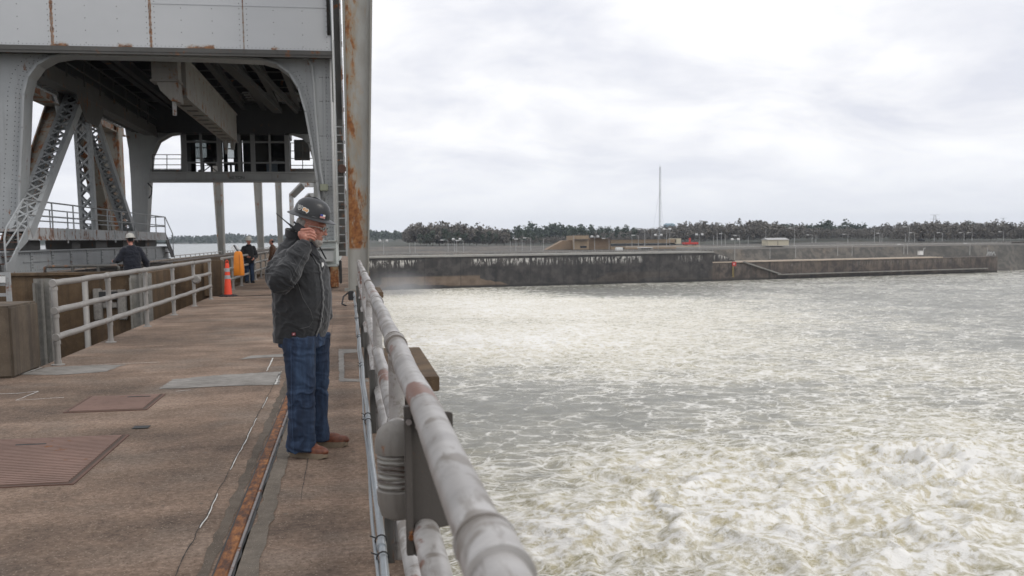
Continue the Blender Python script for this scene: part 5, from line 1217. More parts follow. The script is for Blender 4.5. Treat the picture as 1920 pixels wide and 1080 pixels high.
    MB().path([(-5.75, 36.0, 6.3), (-5.75, 36.0, 5.85)], .07, 12).build('pin', M['crane_dirty'], lb)
    mb = MB(); mb.prism([(x1-.2, 51.0, zb_-.04), (x1+.05, 51.0, zb_-.04), (x1-.02, 51, zb_-.5), (x1-.16, 51, zb_-.5)], (0, .3, 0)); mb.prism([(x1-.5, 51.0, zb_-.04), (x1-.3, 51.0, zb_-.04), (x1-.35, 51, zb_-.7), (x1-.44, 51, zb_-.7)], (0, .3, 0)); mb.build('hook', M['beam_paint'], lb)
    mb = MB()
    for y in (40, 49):
        for x in (x0+.15, x1-.15): mb.path([(x, y, zt_), (x, y, zc)], .03, 6)
    mb.build('hoist_rope', M['blacksteel'], lb)
crane()
# ------------------------------------------------------------------ figures
from mathutils.bvhtree import BVHTree
def fuse(name, mb, voxel, mat, parent, smooth=4, disp=None, cut=None):
    """merge overlapping closed shapes into one continuous skin"""
    me = mb.mesh('tmp'); bm = bmesh.new(); bm.from_mesh(me); bmesh.ops.recalc_face_normals(bm, faces=bm.faces); bm.to_mesh(me); bm.free()
    t = bpy.data.objects.new('tmp', me); COL.objects.link(t)
    r_ = t.modifiers.new('r', 'REMESH'); r_.mode = 'VOXEL'; r_.voxel_size = voxel; r_.use_smooth_shade = True
    s_ = t.modifiers.new('s', 'SMOOTH'); s_.iterations = smooth; s_.factor = .5
    dg = bpy.context.evaluated_depsgraph_get(); dg.update()
    m2 = bpy.data.meshes.new_from_object(t.evaluated_get(dg)); bpy.data.objects.remove(t)
    n = len(m2.vertices); co = np.empty(n*3); m2.vertices.foreach_get('co', co); co = co.reshape(-1, 3)
    if disp is not None:
        no = np.empty(n*3); m2.vertex_normals.foreach_get('vector', no); no = no.reshape(-1, 3)
        co = co+no*disp(co, no)[:, None]; m2.vertices.foreach_set('co', co.ravel()); m2.update()
    if cut is not None:
        bm = bmesh.new(); bm.from_mesh(m2); bmesh.ops.bisect_plane(bm, geom=bm.verts[:]+bm.edges[:]+bm.faces[:], plane_co=cut[0], plane_no=cut[1], clear_outer=True); bm.to_mesh(m2); bm.free()
    m2.shade_smooth(); m2.materials.clear(); m2.materials.append(mat); m2.name = name
    o = bpy.data.objects.new(name, m2); COL.objects.link(o); attach(o, parent); return o
def ering(c, ax, ay, n=20, p=1.):
    c = Vector(c); ax = Vector(ax); ay = Vector(ay); out = []
    for k in range(n):
        a = 2*math.pi*k/n; ca, sa = math.cos(a), math.sin(a)
        out.append(c+ax*(abs(ca)**p*(1 if ca >= 0 else -1))+ay*(abs(sa)**p*(1 if sa >= 0 else -1)))
    return out
def ecol(mb, rows, f, r, p=.85):
    """rows: (x, y, z, half along f, half along r)"""
    mb.rings([ering((x, y, z), f*a, r*b_, 24, p) for x, y, z, a, b_ in rows]); return mb
def limb(mb, pts, rad, n=16, sub=4):
    """smooth tapered tube with rounded ends"""
    pts = [Vector(p) for p in pts]; P = []; Rr = []
    for i in range(len(pts)-1):
        for k in range(sub):
            s_ = k/sub; P.append(pts[i].lerp(pts[i+1], s_)); Rr.append(rad[i]+(rad[i+1]-rad[i])*s_)
    P.append(pts[-1]); Rr.append(rad[-1])
    d0 = (P[0]-P[1]).normalized(); d1 = (P[-1]-P[-2]).normalized()
    A = [(P[0]+d0*Rr[0]*math.sin(a), Rr[0]*math.cos(a)+1e-4) for a in (1.45, 1.1, .6)]; B = [(P[-1]+d1*Rr[-1]*math.sin(a), Rr[-1]*math.cos(a)+1e-4) for a in (.6, 1.1, 1.45)]
    Q = A+list(zip(P, Rr))+B; mb.path([q[0] for q in Q], [q[1] for q in Q], n); return mb
def folds(amp, sc, dirv=(0, 0, 1), seed=0., fine=.3):
    d = Vector(dirv).normalized(); B = np.array([list(frame(d)[1]), list(frame(d)[2]), list(d)])
    def fn(co, no):
        q = co @ B.T; q2 = q*np.array([sc*.9, sc*.9, sc*2.6])+seed
        q2 = q2+np.stack([vn(q*sc*1.3+3), vn(q*sc*1.3+8), vn(q*sc*1.3+13)], 1)*.9
        n1 = 1-2*np.abs(vn(q2)); n2 = 1-2*np.abs(vn(q2*2.3+5)); return amp*(.75*n1+fine*n2+.35*vn(co*sc*1.1+seed)-.2)
    return fn
def cloth(name, c, rough=.9, weave=900., bright=0.):
    m, t, b = newmat(name); P = pos(t)
    a = noise(t, P, 5, 5, .6); base = mix(t, a, tuple(x*.72 for x in c), tuple(x*1.35+bright for x in c)); setc(t, b, base, rough)
    b.inputs['Sheen Weight'].default_value = .25; b.inputs['Specular IOR Level'].default_value = .25
    bump(t, b, math_(t, 'ADD', noise(t, P, 60, 4, .7), noise(t, P, 18, 4, .6)), .35, .006); return m
M['jacket'] = cloth('charcoal_softshell', (.026, .027, .029)); M['navy'] = cloth('navy_jacket', (.014, .016, .024)); M['brownj'] = cloth('brown_jacket', (.09, .045, .025))
M['blackj'] = cloth('black_jacket', (.018, .018, .02))
md, t, b = newmat('denim'); P = pos(t)
wv = noise(t, pos(t, (1, 1, .25)), 14, 5, .6); base = ramp(t, wv, [(.3, (.006, .011, .025)), (.5, (.013, .027, .060)), (.72, (.040, .075, .14))])
fade = ramp(t, noise(t, pos(t, (1, 1, .5)), 3.4, 3, .5), [(.52, 0), (.75, .5)]); base = mix(t, fade, base, (.035, .065, .12)); setc(t, b, base, .88); bump(t, b, noise(t, P, 70, 4, .7), .3, .004); M['denim'] = md
ms, t, b = newmat('skin'); P = pos(t); setc(t, b, ramp(t, noise(t, P, 26, 4, .6), [(.35, (.36, .135, .095)), (.65, (.56, .27, .20))]), .5); b.inputs['Subsurface Weight'].default_value = .12; b.inputs['Subsurface Radius'].default_value = (.02, .008, .004); bump(t, b, noise(t, P, 90, 4, .6), .2, .003); M['skin'] = ms
M['beard'] = plain('grey_beard', (.38, .35, .32), .9, 0, .35, 120., .6)
M['hat_black'] = painted('matt_black_shell', (.022, .023, .025), 0, .3, .35, 3.)
M['hat_white'] = plain('white_shell', (.42, .41, .37), .4, 0, .1, 5.)
ml, t, b = newmat('boot_leather'); setc(t, b, ramp(t, noise(t, pos(t), 30, 5, .6), [(.3, (.085, .028, .016)), (.6, (.19, .065, .035)), (.8, (.27, .12, .07))]), .5); bump(t, b, noise(t, pos(t), 80, 5, .6), .3, .003); M['leather'] = ml
M['sole'] = plain('wedge_sole', (.21, .165, .115), .85, 0, .2, 30., .4)

class Head:
    """skull frame: x forward, y to the figure's right, z up"""
    def __init__(s, o, yaw, pitch):
        s.o = Vector(o); f = Vector((math.cos(yaw), math.sin(yaw), 0)); s.r = Vector((f.y, -f.x, 0))
        s.f = f*math.cos(pitch)-Vector((0, 0, 1))*math.sin(pitch); s.u = s.f.cross(-s.r).normalized()
        if s.u.z < 0: s.u = -s.u
        s.M = Matrix((s.f, s.r, s.u)).transposed()
    def __call__(s, x, y, z): return s.o+s.f*x+s.r*y+s.u*z
def head_shapes(mb, H):
    mb.ell(H(-.015, 0, .035), (.100, .077, .100), H.M); mb.ell(H(.022, 0, -.03), (.072, .064, .082), H.M); mb.ell(H(.050, 0, -.075), (.040, .042, .034), H.M)
    mb.ell(H(.068, 0, .035), (.024, .052, .02), H.M)                                       # brow
    mb.ell(H(.094, 0, -.006), (.016, .012, .028), H.M); mb.ell(H(.104, 0, -.020), (.016, .015, .013), H.M)   # nose
    mb.ell(H(.088, 0, -.050), (.011, .024, .008), H.M); mb.ell(H(.084, 0, -.063), (.011, .022, .008), H.M)     # lips
    for s_ in (-1, 1):
        mb.ell(H(.060, s_*.038, -.018), (.024, .022, .022), H.M)                            # cheeks
        mb.ell(H(-.012, s_*.076, -.004), (.020, .010, .033), H.M); mb.ell(H(-.018, s_*.083, .006), (.015, .006, .022), H.M)
def helmet(H, mat, parent, brim=.038, full=True):
    mb = MB(); n = 40; zc = .072; cx_ = -.026; rows = []
    prof = [(1.0, 0), (.985, .03), (.94, .062), (.84, .092), (.68, .113), (.46, .127), (.22, .134), (.03, .136)]
    for k, (s_, z) in enumerate(prof): rows.append([H(cx_+math.cos(2*math.pi*i/n)*.134*s_, math.sin(2*math.pi*i/n)*.112*s_, zc+z) for i in range(n)])
    mb.rings(rows); 
    br = []
    for (e, dz) in ((.0, .012), (.5, .004), (1., -.006), (1.02, -.010), (.5, -.004), (0, 0.002)):
        ring = []
        for i in range(n):
            a = 2*math.pi*i/n; k = brim*(1+(.30 if math.cos(a) > 0 else .1)*abs(math.cos(a))**2) if full else (brim*1.2 if math.cos(a) > .3 else .01)
            ring.append(H(cx_+math.cos(a)*(.132+k*e), math.sin(a)*(.110+k*e), zc+dz-.35*brim*e*abs(math.sin(a))*.3))
        br.append(ring)
    mb.rings(br); 
    rid = [H(cx_+x, 0, zc+z) for x, z in ((.122, .045), (.098, .088), (.055, .122), (0, .138), (-.055, .122), (-.098, .088), (-.122, .045))]
    m2 = MB()
    for i in range(len(rid)-1): a, b_ = rid[i], rid[i+1]; m2.obox((a+b_)/2+H.u*0, (b_-a)/2*1.05, H.r*.017, (b_-a).cross(H.r).normalized()*.006)
    o = mb.build('hard_hat', mat, parent, smooth='auto'); r2 = m2.build('ridge', mat, None, bevel=.003); attach(r2, o)
    def on(x, z, side=1, off=.0035):   # a place on the shell seen from the figure's right
        lo = [q for q in range(len(prof)-1) if prof[q][1] <= z <= prof[q+1][1]][0]; s_ = prof[lo][0]+(prof[lo+1][0]-prof[lo][0])*(z-prof[lo][1])/(prof[lo+1][1]-prof[lo][1])
        c_ = max(-.999, min(.999, x/(.134*s_))); y = math.sqrt(1-c_*c_)*.112*s_
        return H(cx_+x*(1+off/.12), (y+off)*side, zc+z+off*.4)
    def decal(pts, mat_, nm, off=.0035):
        c_ = (sum(p[0] for p in pts)/len(pts), sum(p[1] for p in pts)/len(pts)); vs = [on(*c_, off=off)]+[on(*p, off=off) for p in pts]; k = len(pts)
        m3 = MB(); m3.add(vs, [(0, i+1, (i+1) % k+1) for i in range(k)]); d = m3.build(nm, mat_); attach(d, o); return d
    return o, decal
def boot(mb_up, mb_so, heel, toe, h=.10):
    heel = Vector(heel); toe = Vector(toe); d = (toe-heel).normalized(); s_ = Vector((d.y, -d.x, 0)); L_ = (toe-heel).length
    out = [(0, .028), (.03, .036), (.25, .038), (.45, .042), (.68, .052), (.85, .049), (.95, .034), (1., .012)]
    L2 = [heel+d*(L_*a)+s_*w for a, w in out]+[heel+d*(L_*a)-s_*w for a, w in out[::-1]]
    mb_so.rings([[p+Vector((0, 0, .001+(.010 if i in (6, 7, 8, 9) else 0))) for i, p in enumerate(L2)], [p+Vector((0, 0, .018)) for p in L2], [p+Vector((0, 0, .042)) for p in [heel+d*L_/2+(q-heel-d*L_/2)*.97 for q in L2]]])
    mb_up.rings([[heel+d*L_/2+(p-heel-d*L_/2)*k+Vector((0, 0, z)) for p in L2] for k, z in ((.95, .03), (.97, .05), (.92, .07), (.72, .085))])
    M3 = Matrix((d, s_, Vector((0, 0, 1)))).transposed()
    mb_up.ell(heel+d*L_*.80+Vector((0, 0, .052)), (.07, .045, .036), M3); mb_up.ell(heel+d*L_*.55+Vector((0, 0, .065)), (.09, .04, .045), M3)
    limb(mb_up, [heel+d*L_*.22+Vector((0, 0, .06)), heel+d*L_*.25+Vector((0, 0, .17))], [.044, .050])
def hand(mb, wrist, palm_dir, nrm, side, s_=1., curl=.5):
    """palm, four unequal fingers and a thumb; palm_dir towards the fingers, nrm out of the back of the hand"""
    w = Vector(wrist); d = Vector(palm_dir).normalized(); n_ = Vector(nrm).normalized(); t_ = d.cross(n_).normalized()*side; n_ = n_.normalized()
    limb(mb, [w-d*.03, w+d*.01, w+d*.045], [.026*s_, .027*s_, .03*s_])
    M3 = Matrix((d, t_, n_)).transposed(); mb.ell(w+d*.055*s_, (.045*s_, .040*s_, .016*s_), M3)
    for i, (o_, L_) in enumerate(((.028, .068), (.010, .076), (-.009, .071), (-.027, .056))):
        k = w+d*.088*s_+t_*o_*s_; a = curl*.5; p1 = k+(d*math.cos(a)-n_*math.sin(a))*L_*.45*s_; a = curl*1.6; p2 = p1+(d*math.cos(a)-n_*math.sin(a))*L_*.33*s_; a = curl*2.5; p3 = p2+(d*math.cos(a)-n_*math.sin(a))*L_*.25*s_
        limb(mb, [k-d*.02, k, p1, p2, p3], [.0095*s_, .0098*s_, .009*s_, .0082*s_, .007*s_], 10, 2)
    k = w+d*.025*s_+t_*.032*s_; p1 = k+(d*.6+t_*.6-n_*.3)*.035*s_; p2 = p1+(d*.9+t_*.1-n_*.4)*.03*s_; limb(mb, [w+d*.01, k, p1, p2], [.014*s_, .013*s_, .011*s_, .009*s_], 10, 2)

def main_man():
    o = thing('person', (-.345, 7.33, 0), 'man in black hard hat and charcoal jacket by the right handrail, radio at his ear', 'person')
    f = Vector((.906, -.423, 0)); r = Vector((-.423, -.906, 0)); O = Vector((-.345, 7.33, 0))
    def W_(F, R_, z): return O+f*F+r*R_+Vector((0, 0, z))
    def row(z, cF, a, b_, cR=0): p = W_(cF, cR, z); return (p.x, p.y, z, a, b_)
    H = Head(W_(.100, 0, 1.652), R(-17), R(16))
    # --- body
    sk = MB(); head_shapes(sk, H); limb(sk, [W_(.01, 0, 1.45), W_(.03, 0, 1.53), H(-.02, 0, -.05)], [.07, .062, .058])
    ecol(sk, [row(.86, 0, .09, .12), row(1.0, .0, .15, .17), row(1.2, 0, .15, .18), row(1.38, -.01, .13, .18), row(1.47, -.02, .08, .12)], f, r)
    sh = Vector((-.450, 7.15, 1.42)); el = Vector((-.478, 6.97, 1.27)); wr = Vector((-.296, 7.115, 1.535))
    limb(sk, [sh, el, wr], [.055, .042, .028]); limb(sk, [(-.30, 7.5, 1.42), (-.25, 7.60, 1.15), (-.20, 7.46, 1.02)], [.055, .042, .03])
    for (x, y, fx, fy) in ((-.365, 7.2, -.40, 7.27), (-.262, 7.5, -.27, 7.56)): limb(sk, [(x+.01, y+.02, .9), (x, y, .48), (fx, fy, .08)], [.070, .050, .036])
    # right hand round the radio
    palm = Vector((-.302, 7.108, 1.592)); limb(sk, [wr, palm], [.027, .030])
    sk.ell(palm+Vector((-.006, 0, .012)), (.032, .017, .040), Matrix.Rotation(R(12), 3, 'Y'))
    for i, (kz, L_) in enumerate(((1.634, .92), (1.616, 1.), (1.598, .95), (1.581, .80))):
        k = Vector((-.300+.002*i, 7.096, kz)); p1 = k+Vector((.036, -.010, .006-.003*i))*L_; p2 = p1+Vector((.024, .012, -.011))*L_; p3 = p2+Vector((.012, .018, -.013))*L_
        limb(sk, [k-Vector((.02, -.006, 0)), k, p1, p2, p3], [.0105, .0108, .0095, .0086, .0072], 10, 2)
    limb(sk, [palm+Vector((-.02, .005, -.02)), palm+Vector((-.036, .016, .005)), palm+Vector((-.036, .034, .034)), palm+Vector((-.024, .045, .054))], [.014, .0125, .0105, .009], 10, 2)
    fuse('body', sk, .0036, M['skin'], o, 2)
    # --- jacket
    jk = MB(); ecol(jk, [row(.835, -.035, .166, .205), row(.86, -.03, .170, .208), row(.95, -.010, .182, .208), row(1.04, -.004, .192, .212), row(1.15, 0, .197, .216), row(1.26, -.004, .193, .218), row(1.37, -.005, .185, .215), row(1.45, -.03, .155, .185), row(1.51, -.045, .118, .135), row(1.555, -.03, .092, .095), row(1.60, -.012, .080, .078)], f, r)
    limb(jk, [sh+Vector((.028, .03, -.02)), Vector((-.472, 7.06, 1.35)), el+Vector((.012, 0, .012)), Vector((-.42, 6.99, 1.345)), Vector((-.345, 7.065, 1.465)), Vector((-.312, 7.097, 1.515))], [.103, .097, .092, .088, .069, .056])
    limb(jk, [(-.30, 7.48, 1.42), (-.25, 7.60, 1.16), (-.20, 7.47, 1.02)], [.10, .085, .07])
    lean = folds(.0085, 6, (.45, 0, .9), 3.1, .28); arm = folds(.012, 8, (.5, .1, .85), 9., .35)
    def dsp(co, no):
        k = np.clip((7.12-co[:, 1])/.08, 0, 1); hemk = np.clip((co[:, 2]-.84)/.05, .2, 1); return (lean(co, no)*(1-k)+arm(co, no)*k)*hemk
    J = fuse('jacket', jk, .0055, M['jacket'], o, 5, dsp)
    me = J.data; bv = BVHTree.FromPolygons([v.co.copy() for v in me.vertices], [tuple(p.vertices) for p in me.polygons])
    def snap(p, d, off=.002):
        h = bv.ray_cast(Vector(p)-Vector(d)*.6, Vector(d)); return (h[0]-Vector(d)*off) if h[0] else None
    def seam(pts, w, mat_, nm, d=(0, 1, 0), n=24):
        P_ = []
        for i in range(len(pts)-1):
            for k in range(n): s_ = k/n; a = Vector(pts[i]).lerp(Vector(pts[i+1]), s_); q = snap(a, d, .001); P_.append(q) if q else None
        if len(P_) > 3: x = MB().path(P_, w, 6).build(nm, mat_, J, smooth=True)
    zip_m = plain('zip_grey', (.20, .20, .20), .5); seam_m = plain('dark_thread', (.012, .012, .014), .9); lite = plain('edge_thread', (.085, .087, .09), .9)
    inw = -f
    zl = [W_(.4, .045, 1.52), W_(.4, .05, 1.38), W_(.4, .045, 1.2), W_(.4, .06, 1.0), W_(.4, .07, .87)]
    seam([p-f*0 for p in zl], .0045, zip_m, 'zip', inw)
    seam([W_(.4, .068, 1.50), W_(.4, .07, 1.2), W_(.4, .085, .87)], .003, seam_m, 'placket_seam', inw)
    seam([(-.37, 6.8, 1.29), (-.33, 6.8, 1.16), (-.28, 6.8, 1.07), (-.262, 6.8, 1.0), (-.29, 6.8, .955), (-.36, 6.8, .94)], .002, lite, 'pocket_seam')
    seam([(-.52, 6.8, .875), (-.40, 6.8, .872), (-.25, 6.8, .885)], .0022, seam_m, 'hem_seam')
    seam([(-.40, 6.6, 1.28), (-.355, 6.6, 1.37), (-.30, 6.6, 1.47)], .0018, lite, 'sleeve_seam')
    # collar stand, cuff and badges
    cl = MB(); P0 = [W_(-.015+.088*math.cos(a), .088*math.sin(a), 1.575+.02*math.cos(a+math.pi)) for a in [R(40)+i*R(280)/22 for i in range(23)]]
    rr = []
    for i, p in enumerate(P0):
        q = p+(p-W_(-.01, 0, p.z)).normalized()*.006; rr.append([p, p+Vector((0, 0, .052))+f*.006, q+Vector((0, 0, .052))+f*.006, q])
    cl.rings(rr); cl.build('collar', M['jacket'], J, smooth='auto')
    MB().path([p+Vector((0, 0, .053))+f*.006 for p in P0], .0035, 6).build('collar_edge', plain('grey_fleece', (.16, .16, .15), .95), J, smooth=True)
    for (F_, s_) in ((.085, 1), (.085, -1)):
        mb = MB(); a = W_(.06, .075*s_, 1.60); b1 = W_(.135, .035*s_, 1.50); c1 = W_(.17, .055*s_, 1.42); d1 = W_(.10, .11*s_, 1.50); mb.prism([a, b1, c1, d1], f*.012); mb.build('lapel', M['jacket'], J, bevel=.003)
    mb = MB(); limb(mb, [W_(.04, 0, 1.44), W_(.055, 0, 1.55)], [.085, .066]); mb.build('shirt', cloth('navy_shirt', (.03, .03, .075)), o, smooth=True)
    ax = (wr-Vector((-.42, 6.99, 1.345))).normalized()
    MB().path([Vector((-.322, 7.088, 1.50)), Vector((-.322, 7.088, 1.50))+ax*.035], .060, 22).build('cuff', M['jacket'], J, smooth='auto', bevel=.004)
    q = snap((-.400, 6.5, .905), (0, 1, 0), .003)
    if q: MB().obox(q, (.014, 0, .001), (0, .002, 0), (0, 0, .012)).build('hem_label', plain('maroon_label', (.22, .04, .05), .7), J, bevel=.003); MB().obox(q-Vector((0, .003, 0)), (.006, 0, .001), (0, .001, 0), (0, 0, .005)).build('label_mark', plain('pink_mark', (.60, .35, .36), .7), J)
    q = snap(W_(.5, .012, 1.385), inw, .003)
    if q: MB().obox(q, r*.016, f*.002, (0, 0, .017)).build('chest_badge', M['white'], J, bevel=.003)
    # --- jeans
    je = MB(); X_ = Vector((1, 0, 0)); Y_ = Vector((0, 1, 0))
    ecol(je, [row(.80, -.01, .155, .19), row(.9, -.01, .16, .195), row(.98, 0, .16, .195)], f, r)
    ecol(je, [(-.372, 7.215, .88, .118, .115), (-.368, 7.205, .75, .112, .108), (-.365, 7.2, .60, .103, .098), (-.364, 7.195, .46, .096, .092), (-.366, 7.2, .34, .094, .090), (-.370, 7.205, .20, .098, .092), (-.378, 7.21, .085, .103, .094), (-.384, 7.215, .048, .102, .092)], X_, Y_, 1.)
    ecol(je, [(-.262, 7.42, .88, .112, .115), (-.262, 7.45, .75, .100, .105), (-.260, 7.47, .60, .092, .096), (-.262, 7.485, .46, .084, .090), (-.268, 7.5, .34, .082, .086), (-.276, 7.52, .20, .088, .09), (-.276, 7.54, .10, .094, .092), (-.28, 7.545, .065, .093, .09)], X_, Y_, 1.)
    jf = folds(.011, 7, (.25, 0, .97), 21., .2)
    def dj(co, no):
        stack = np.clip((.32-co[:, 2])/.25, 0, 1)*.9+np.exp(-((co[:, 2]-.46)/.09)**2)*.8+np.clip((co[:, 2]-.7)/.1, 0, 1)*.5; return jf(co, no)*(.35+stack)
    Jn = fuse('jeans', je, .0055, M['denim'], o, 4, dj)
    me = Jn.data; bv2 = BVHTree.FromPolygons([v.co.copy() for v in me.vertices], [tuple(p.vertices) for p in me.polygons]); P_ = []
    for k in range(60):
        z = .82-.76*k/59; h = bv2.ray_cast(Vector((-.425-.006*math.sin(z*5), 6.5, z)), Vector((0, 1, 0)))
        if h[0]: P_.append(h[0])
    MB().path(P_, .0024, 6).build('side_seam', plain('denim_seam', (.04, .07, .13), .9), Jn, smooth=True)
    # --- boots
    for (h_, t_) in (((-.452, 7.305, 0), (-.192, 7.135, 0)), ((-.335, 7.60, 0), (-.045, 7.555, 0))):
        mu = MB(); so = MB(); boot(mu, so, h_, t_); B = fuse('boot', mu, .005, M['leather'], o, 3); s2 = so.build('sole', M['sole'], B, smooth='auto')
        d = (Vector(t_)-Vector(h_)).normalized(); sd_ = Vector((d.y, -d.x, 0)); mb = MB()
        for k in range(4): c_ = Vector(h_)+d*(.115+.024*k)+Vector((0, 0, .118-.009*k)); mb.path([c_-sd_*.022, c_+Vector((0, 0, .006)), c_+sd_*.022], .0028, 6)
        mb.build('laces', plain('lace', (.42, .27, .16), .8), B)
    # --- hat, stickers, glasses, beard, hair
    hat, decal = helmet(H, M['hat_black'], o)
    wl = plain('sticker_white', (.70, .70, .66), .5); og = plain('sticker_orange', (.70, .33, .10), .5); dk_ = plain('sticker_dark', (.05, .05, .055), .5); bl = plain('flag_blue', (.06, .09, .32), .5); rd = plain('flag_red', (.55, .10, .09), .5)
    cx_, cz_ = -.062, .048; sh_ = [(-.020, .017), (-.006, .013), (0, .018), (.006, .013), (.020, .017), (.018, -.004), (.010, -.016), (0, -.022), (-.010, -.016), (-.018, -.004)]
    decal([(cx_+a, cz_+b_) for a, b_ in sh_], wl, 'shield_sticker'); decal([(cx_+a*.82, cz_+b_*.82) for a, b_ in sh_], dk_, 'shield_field', .0045)
    for k, w in ((.007, .011), (.001, .012), (-.005, .009)): decal([(cx_-w, cz_+k+.0015), (cx_+w, cz_+k+.0015), (cx_+w, cz_+k-.0015), (cx_-w, cz_+k-.0015)], wl, 'shield_bar', .0055)
    cx_, cz_ = -.014, .038
    decal([(cx_-.026, cz_+.004), (cx_-.022, cz_+.019), (cx_-.004, cz_+.020), (cx_+.004, cz_+.014), (cx_+.018, cz_+.015), (cx_+.027, cz_+.002), (cx_+.022, cz_-.010), (cx_+.012, cz_-.020), (cx_+.004, cz_-.010), (cx_-.024, cz_-.008)], wl, 'bulldog_sticker')
    decal([(cx_-.020, cz_+.004), (cx_-.017, cz_+.014), (cx_-.006, cz_+.015), (cx_+.004, cz_+.009), (cx_+.016, cz_+.010), (cx_+.021, cz_), (cx_+.010, cz_-.013), (cx_+.004, cz_-.005), (cx_-.018, cz_-.003)], og, 'bulldog_field', .0045)
    decal([(cx_-.012, cz_+.006), (cx_+.012, cz_+.005), (cx_+.012, cz_+.002), (cx_-.012, cz_+.003)], wl, 'sticker_letters', .0055)
    cx_, cz_ = .102, .026; decal([(cx_-.014, cz_+.014), (cx_+.012, cz_+.014), (cx_+.014, cz_-.014), (cx_-.014, cz_-.014)], wl, 'flag_sticker'); decal([(cx_-.014, cz_+.014), (cx_, cz_+.014), (cx_, cz_+.001), (cx_-.014, cz_+.001)], bl, 'flag_canton', .0045)
    for k in (-.011, -.006, -.001): decal([(cx_-.014, cz_+k+.0016), (cx_+.013, cz_+k+.0016), (cx_+.013, cz_+k-.001), (cx_-.014, cz_+k-.001)], rd, 'flag_stripe', .0045)
    decal([(.040, .012), (.066, .012), (.066, .004), (.040, .004)], plain('sticker_grey', (.12, .12, .12), .4), 'maker_label')
    gl = MB(); 
    for s_ in (-1, 1): gl.path([H(.098, s_*.032+.022*math.cos(a), .014+.015*math.sin(a)) for a in [i*math.pi/8 for i in range(17)]], .0022, 6); gl.path([H(.094, s_*.054, .018), H(.03, s_*.079, .016), H(-.03, s_*.083, .004)], .0026, 6)
    gl.path([H(.098, -.010, .016), H(.103, 0, .018), H(.098, .010, .016)], .002, 6); G = gl.build('glasses', plain('pale_frame', (.55, .52, .46), .3), o, smooth=True)
    for s_ in (-1, 1): MB().ell(H(.098, s_*.032, .014), (.004, .021, .0145), H.M).build('lens', M['glass_dark'], G, smooth=True)
    for s_ in (-1, 1): MB().ell(H(.082, s_*.032, .010), (.010, .014, .009), H.M).build('eye', plain('eye_white', (.5, .45, .42), .3), o, smooth=True)
    bd = MB(); bd.ell(H(.056, 0, -.088), (.042, .045, .034), H.M); bd.ell(H(.070, 0, -.105), (.024, .030, .026), H.M); bd.ell(H(.092, 0, -.045), (.010, .026, .007), H.M)
    for s_ in (-1, 1): bd.ell(H(.028, s_*.050, -.060), (.034, .018, .036), H.M); bd.ell(H(.006, s_*.066, -.025), (.015, .010, .03), H.M)
    fuse('beard', bd, .0035, M['beard'], o, 1, lambda co, no: .0035*vn(co*110)+.002*vn(co*260))
    hr = MB(); hr.ell(H(-.045, 0, .01), (.078, .080, .070), H.M); fuse('hair', hr, .004, M['beard'], o, 1, lambda co, no: .003*vn(co*130))
    # --- radio
    rd_ = thing('two_way_radio', (-.31, 7.16, 1.62), 'black two-way radio with whip antenna held to the ear of the nearest man', 'radio')
    c_ = Vector((-.318, 7.148, 1.628)); d = Vector((.80, .0, -.60)).normalized(); e = Vector((.60, 0, .80)).normalized(); y = Vector((0, 1, 0))
    MB().obox(c_, d*.066, e*.029, y*.018).build('body', M['black'], rd_, bevel=.006); 
    mb = MB(); mb.path([c_-d*.066-e*.018, c_-d*.09-e*.018], .008, 12); mb.path([c_-d*.066+e*.015, c_-d*.083+e*.015], .007, 12); mb.build('knob', M['black'], rd_, smooth='auto')
    MB().path([c_-d*.085-e*.018, c_-d*.12-e*.016, c_-d*.215-e*.008], [.0065, .0045, .0028], 10).build('antenna', M['black'], rd_, smooth=True)
    mb = MB(); 
    for k in range(9): a = k*.7; mb.ell(c_-d*(.055+.01*math.sin(a*2))-e*(.03+.012*math.cos(a))+y*.004, (.009, .009, .009))
    mb.build('coiled_lead', M['black'], rd_, smooth=True)
main_man()

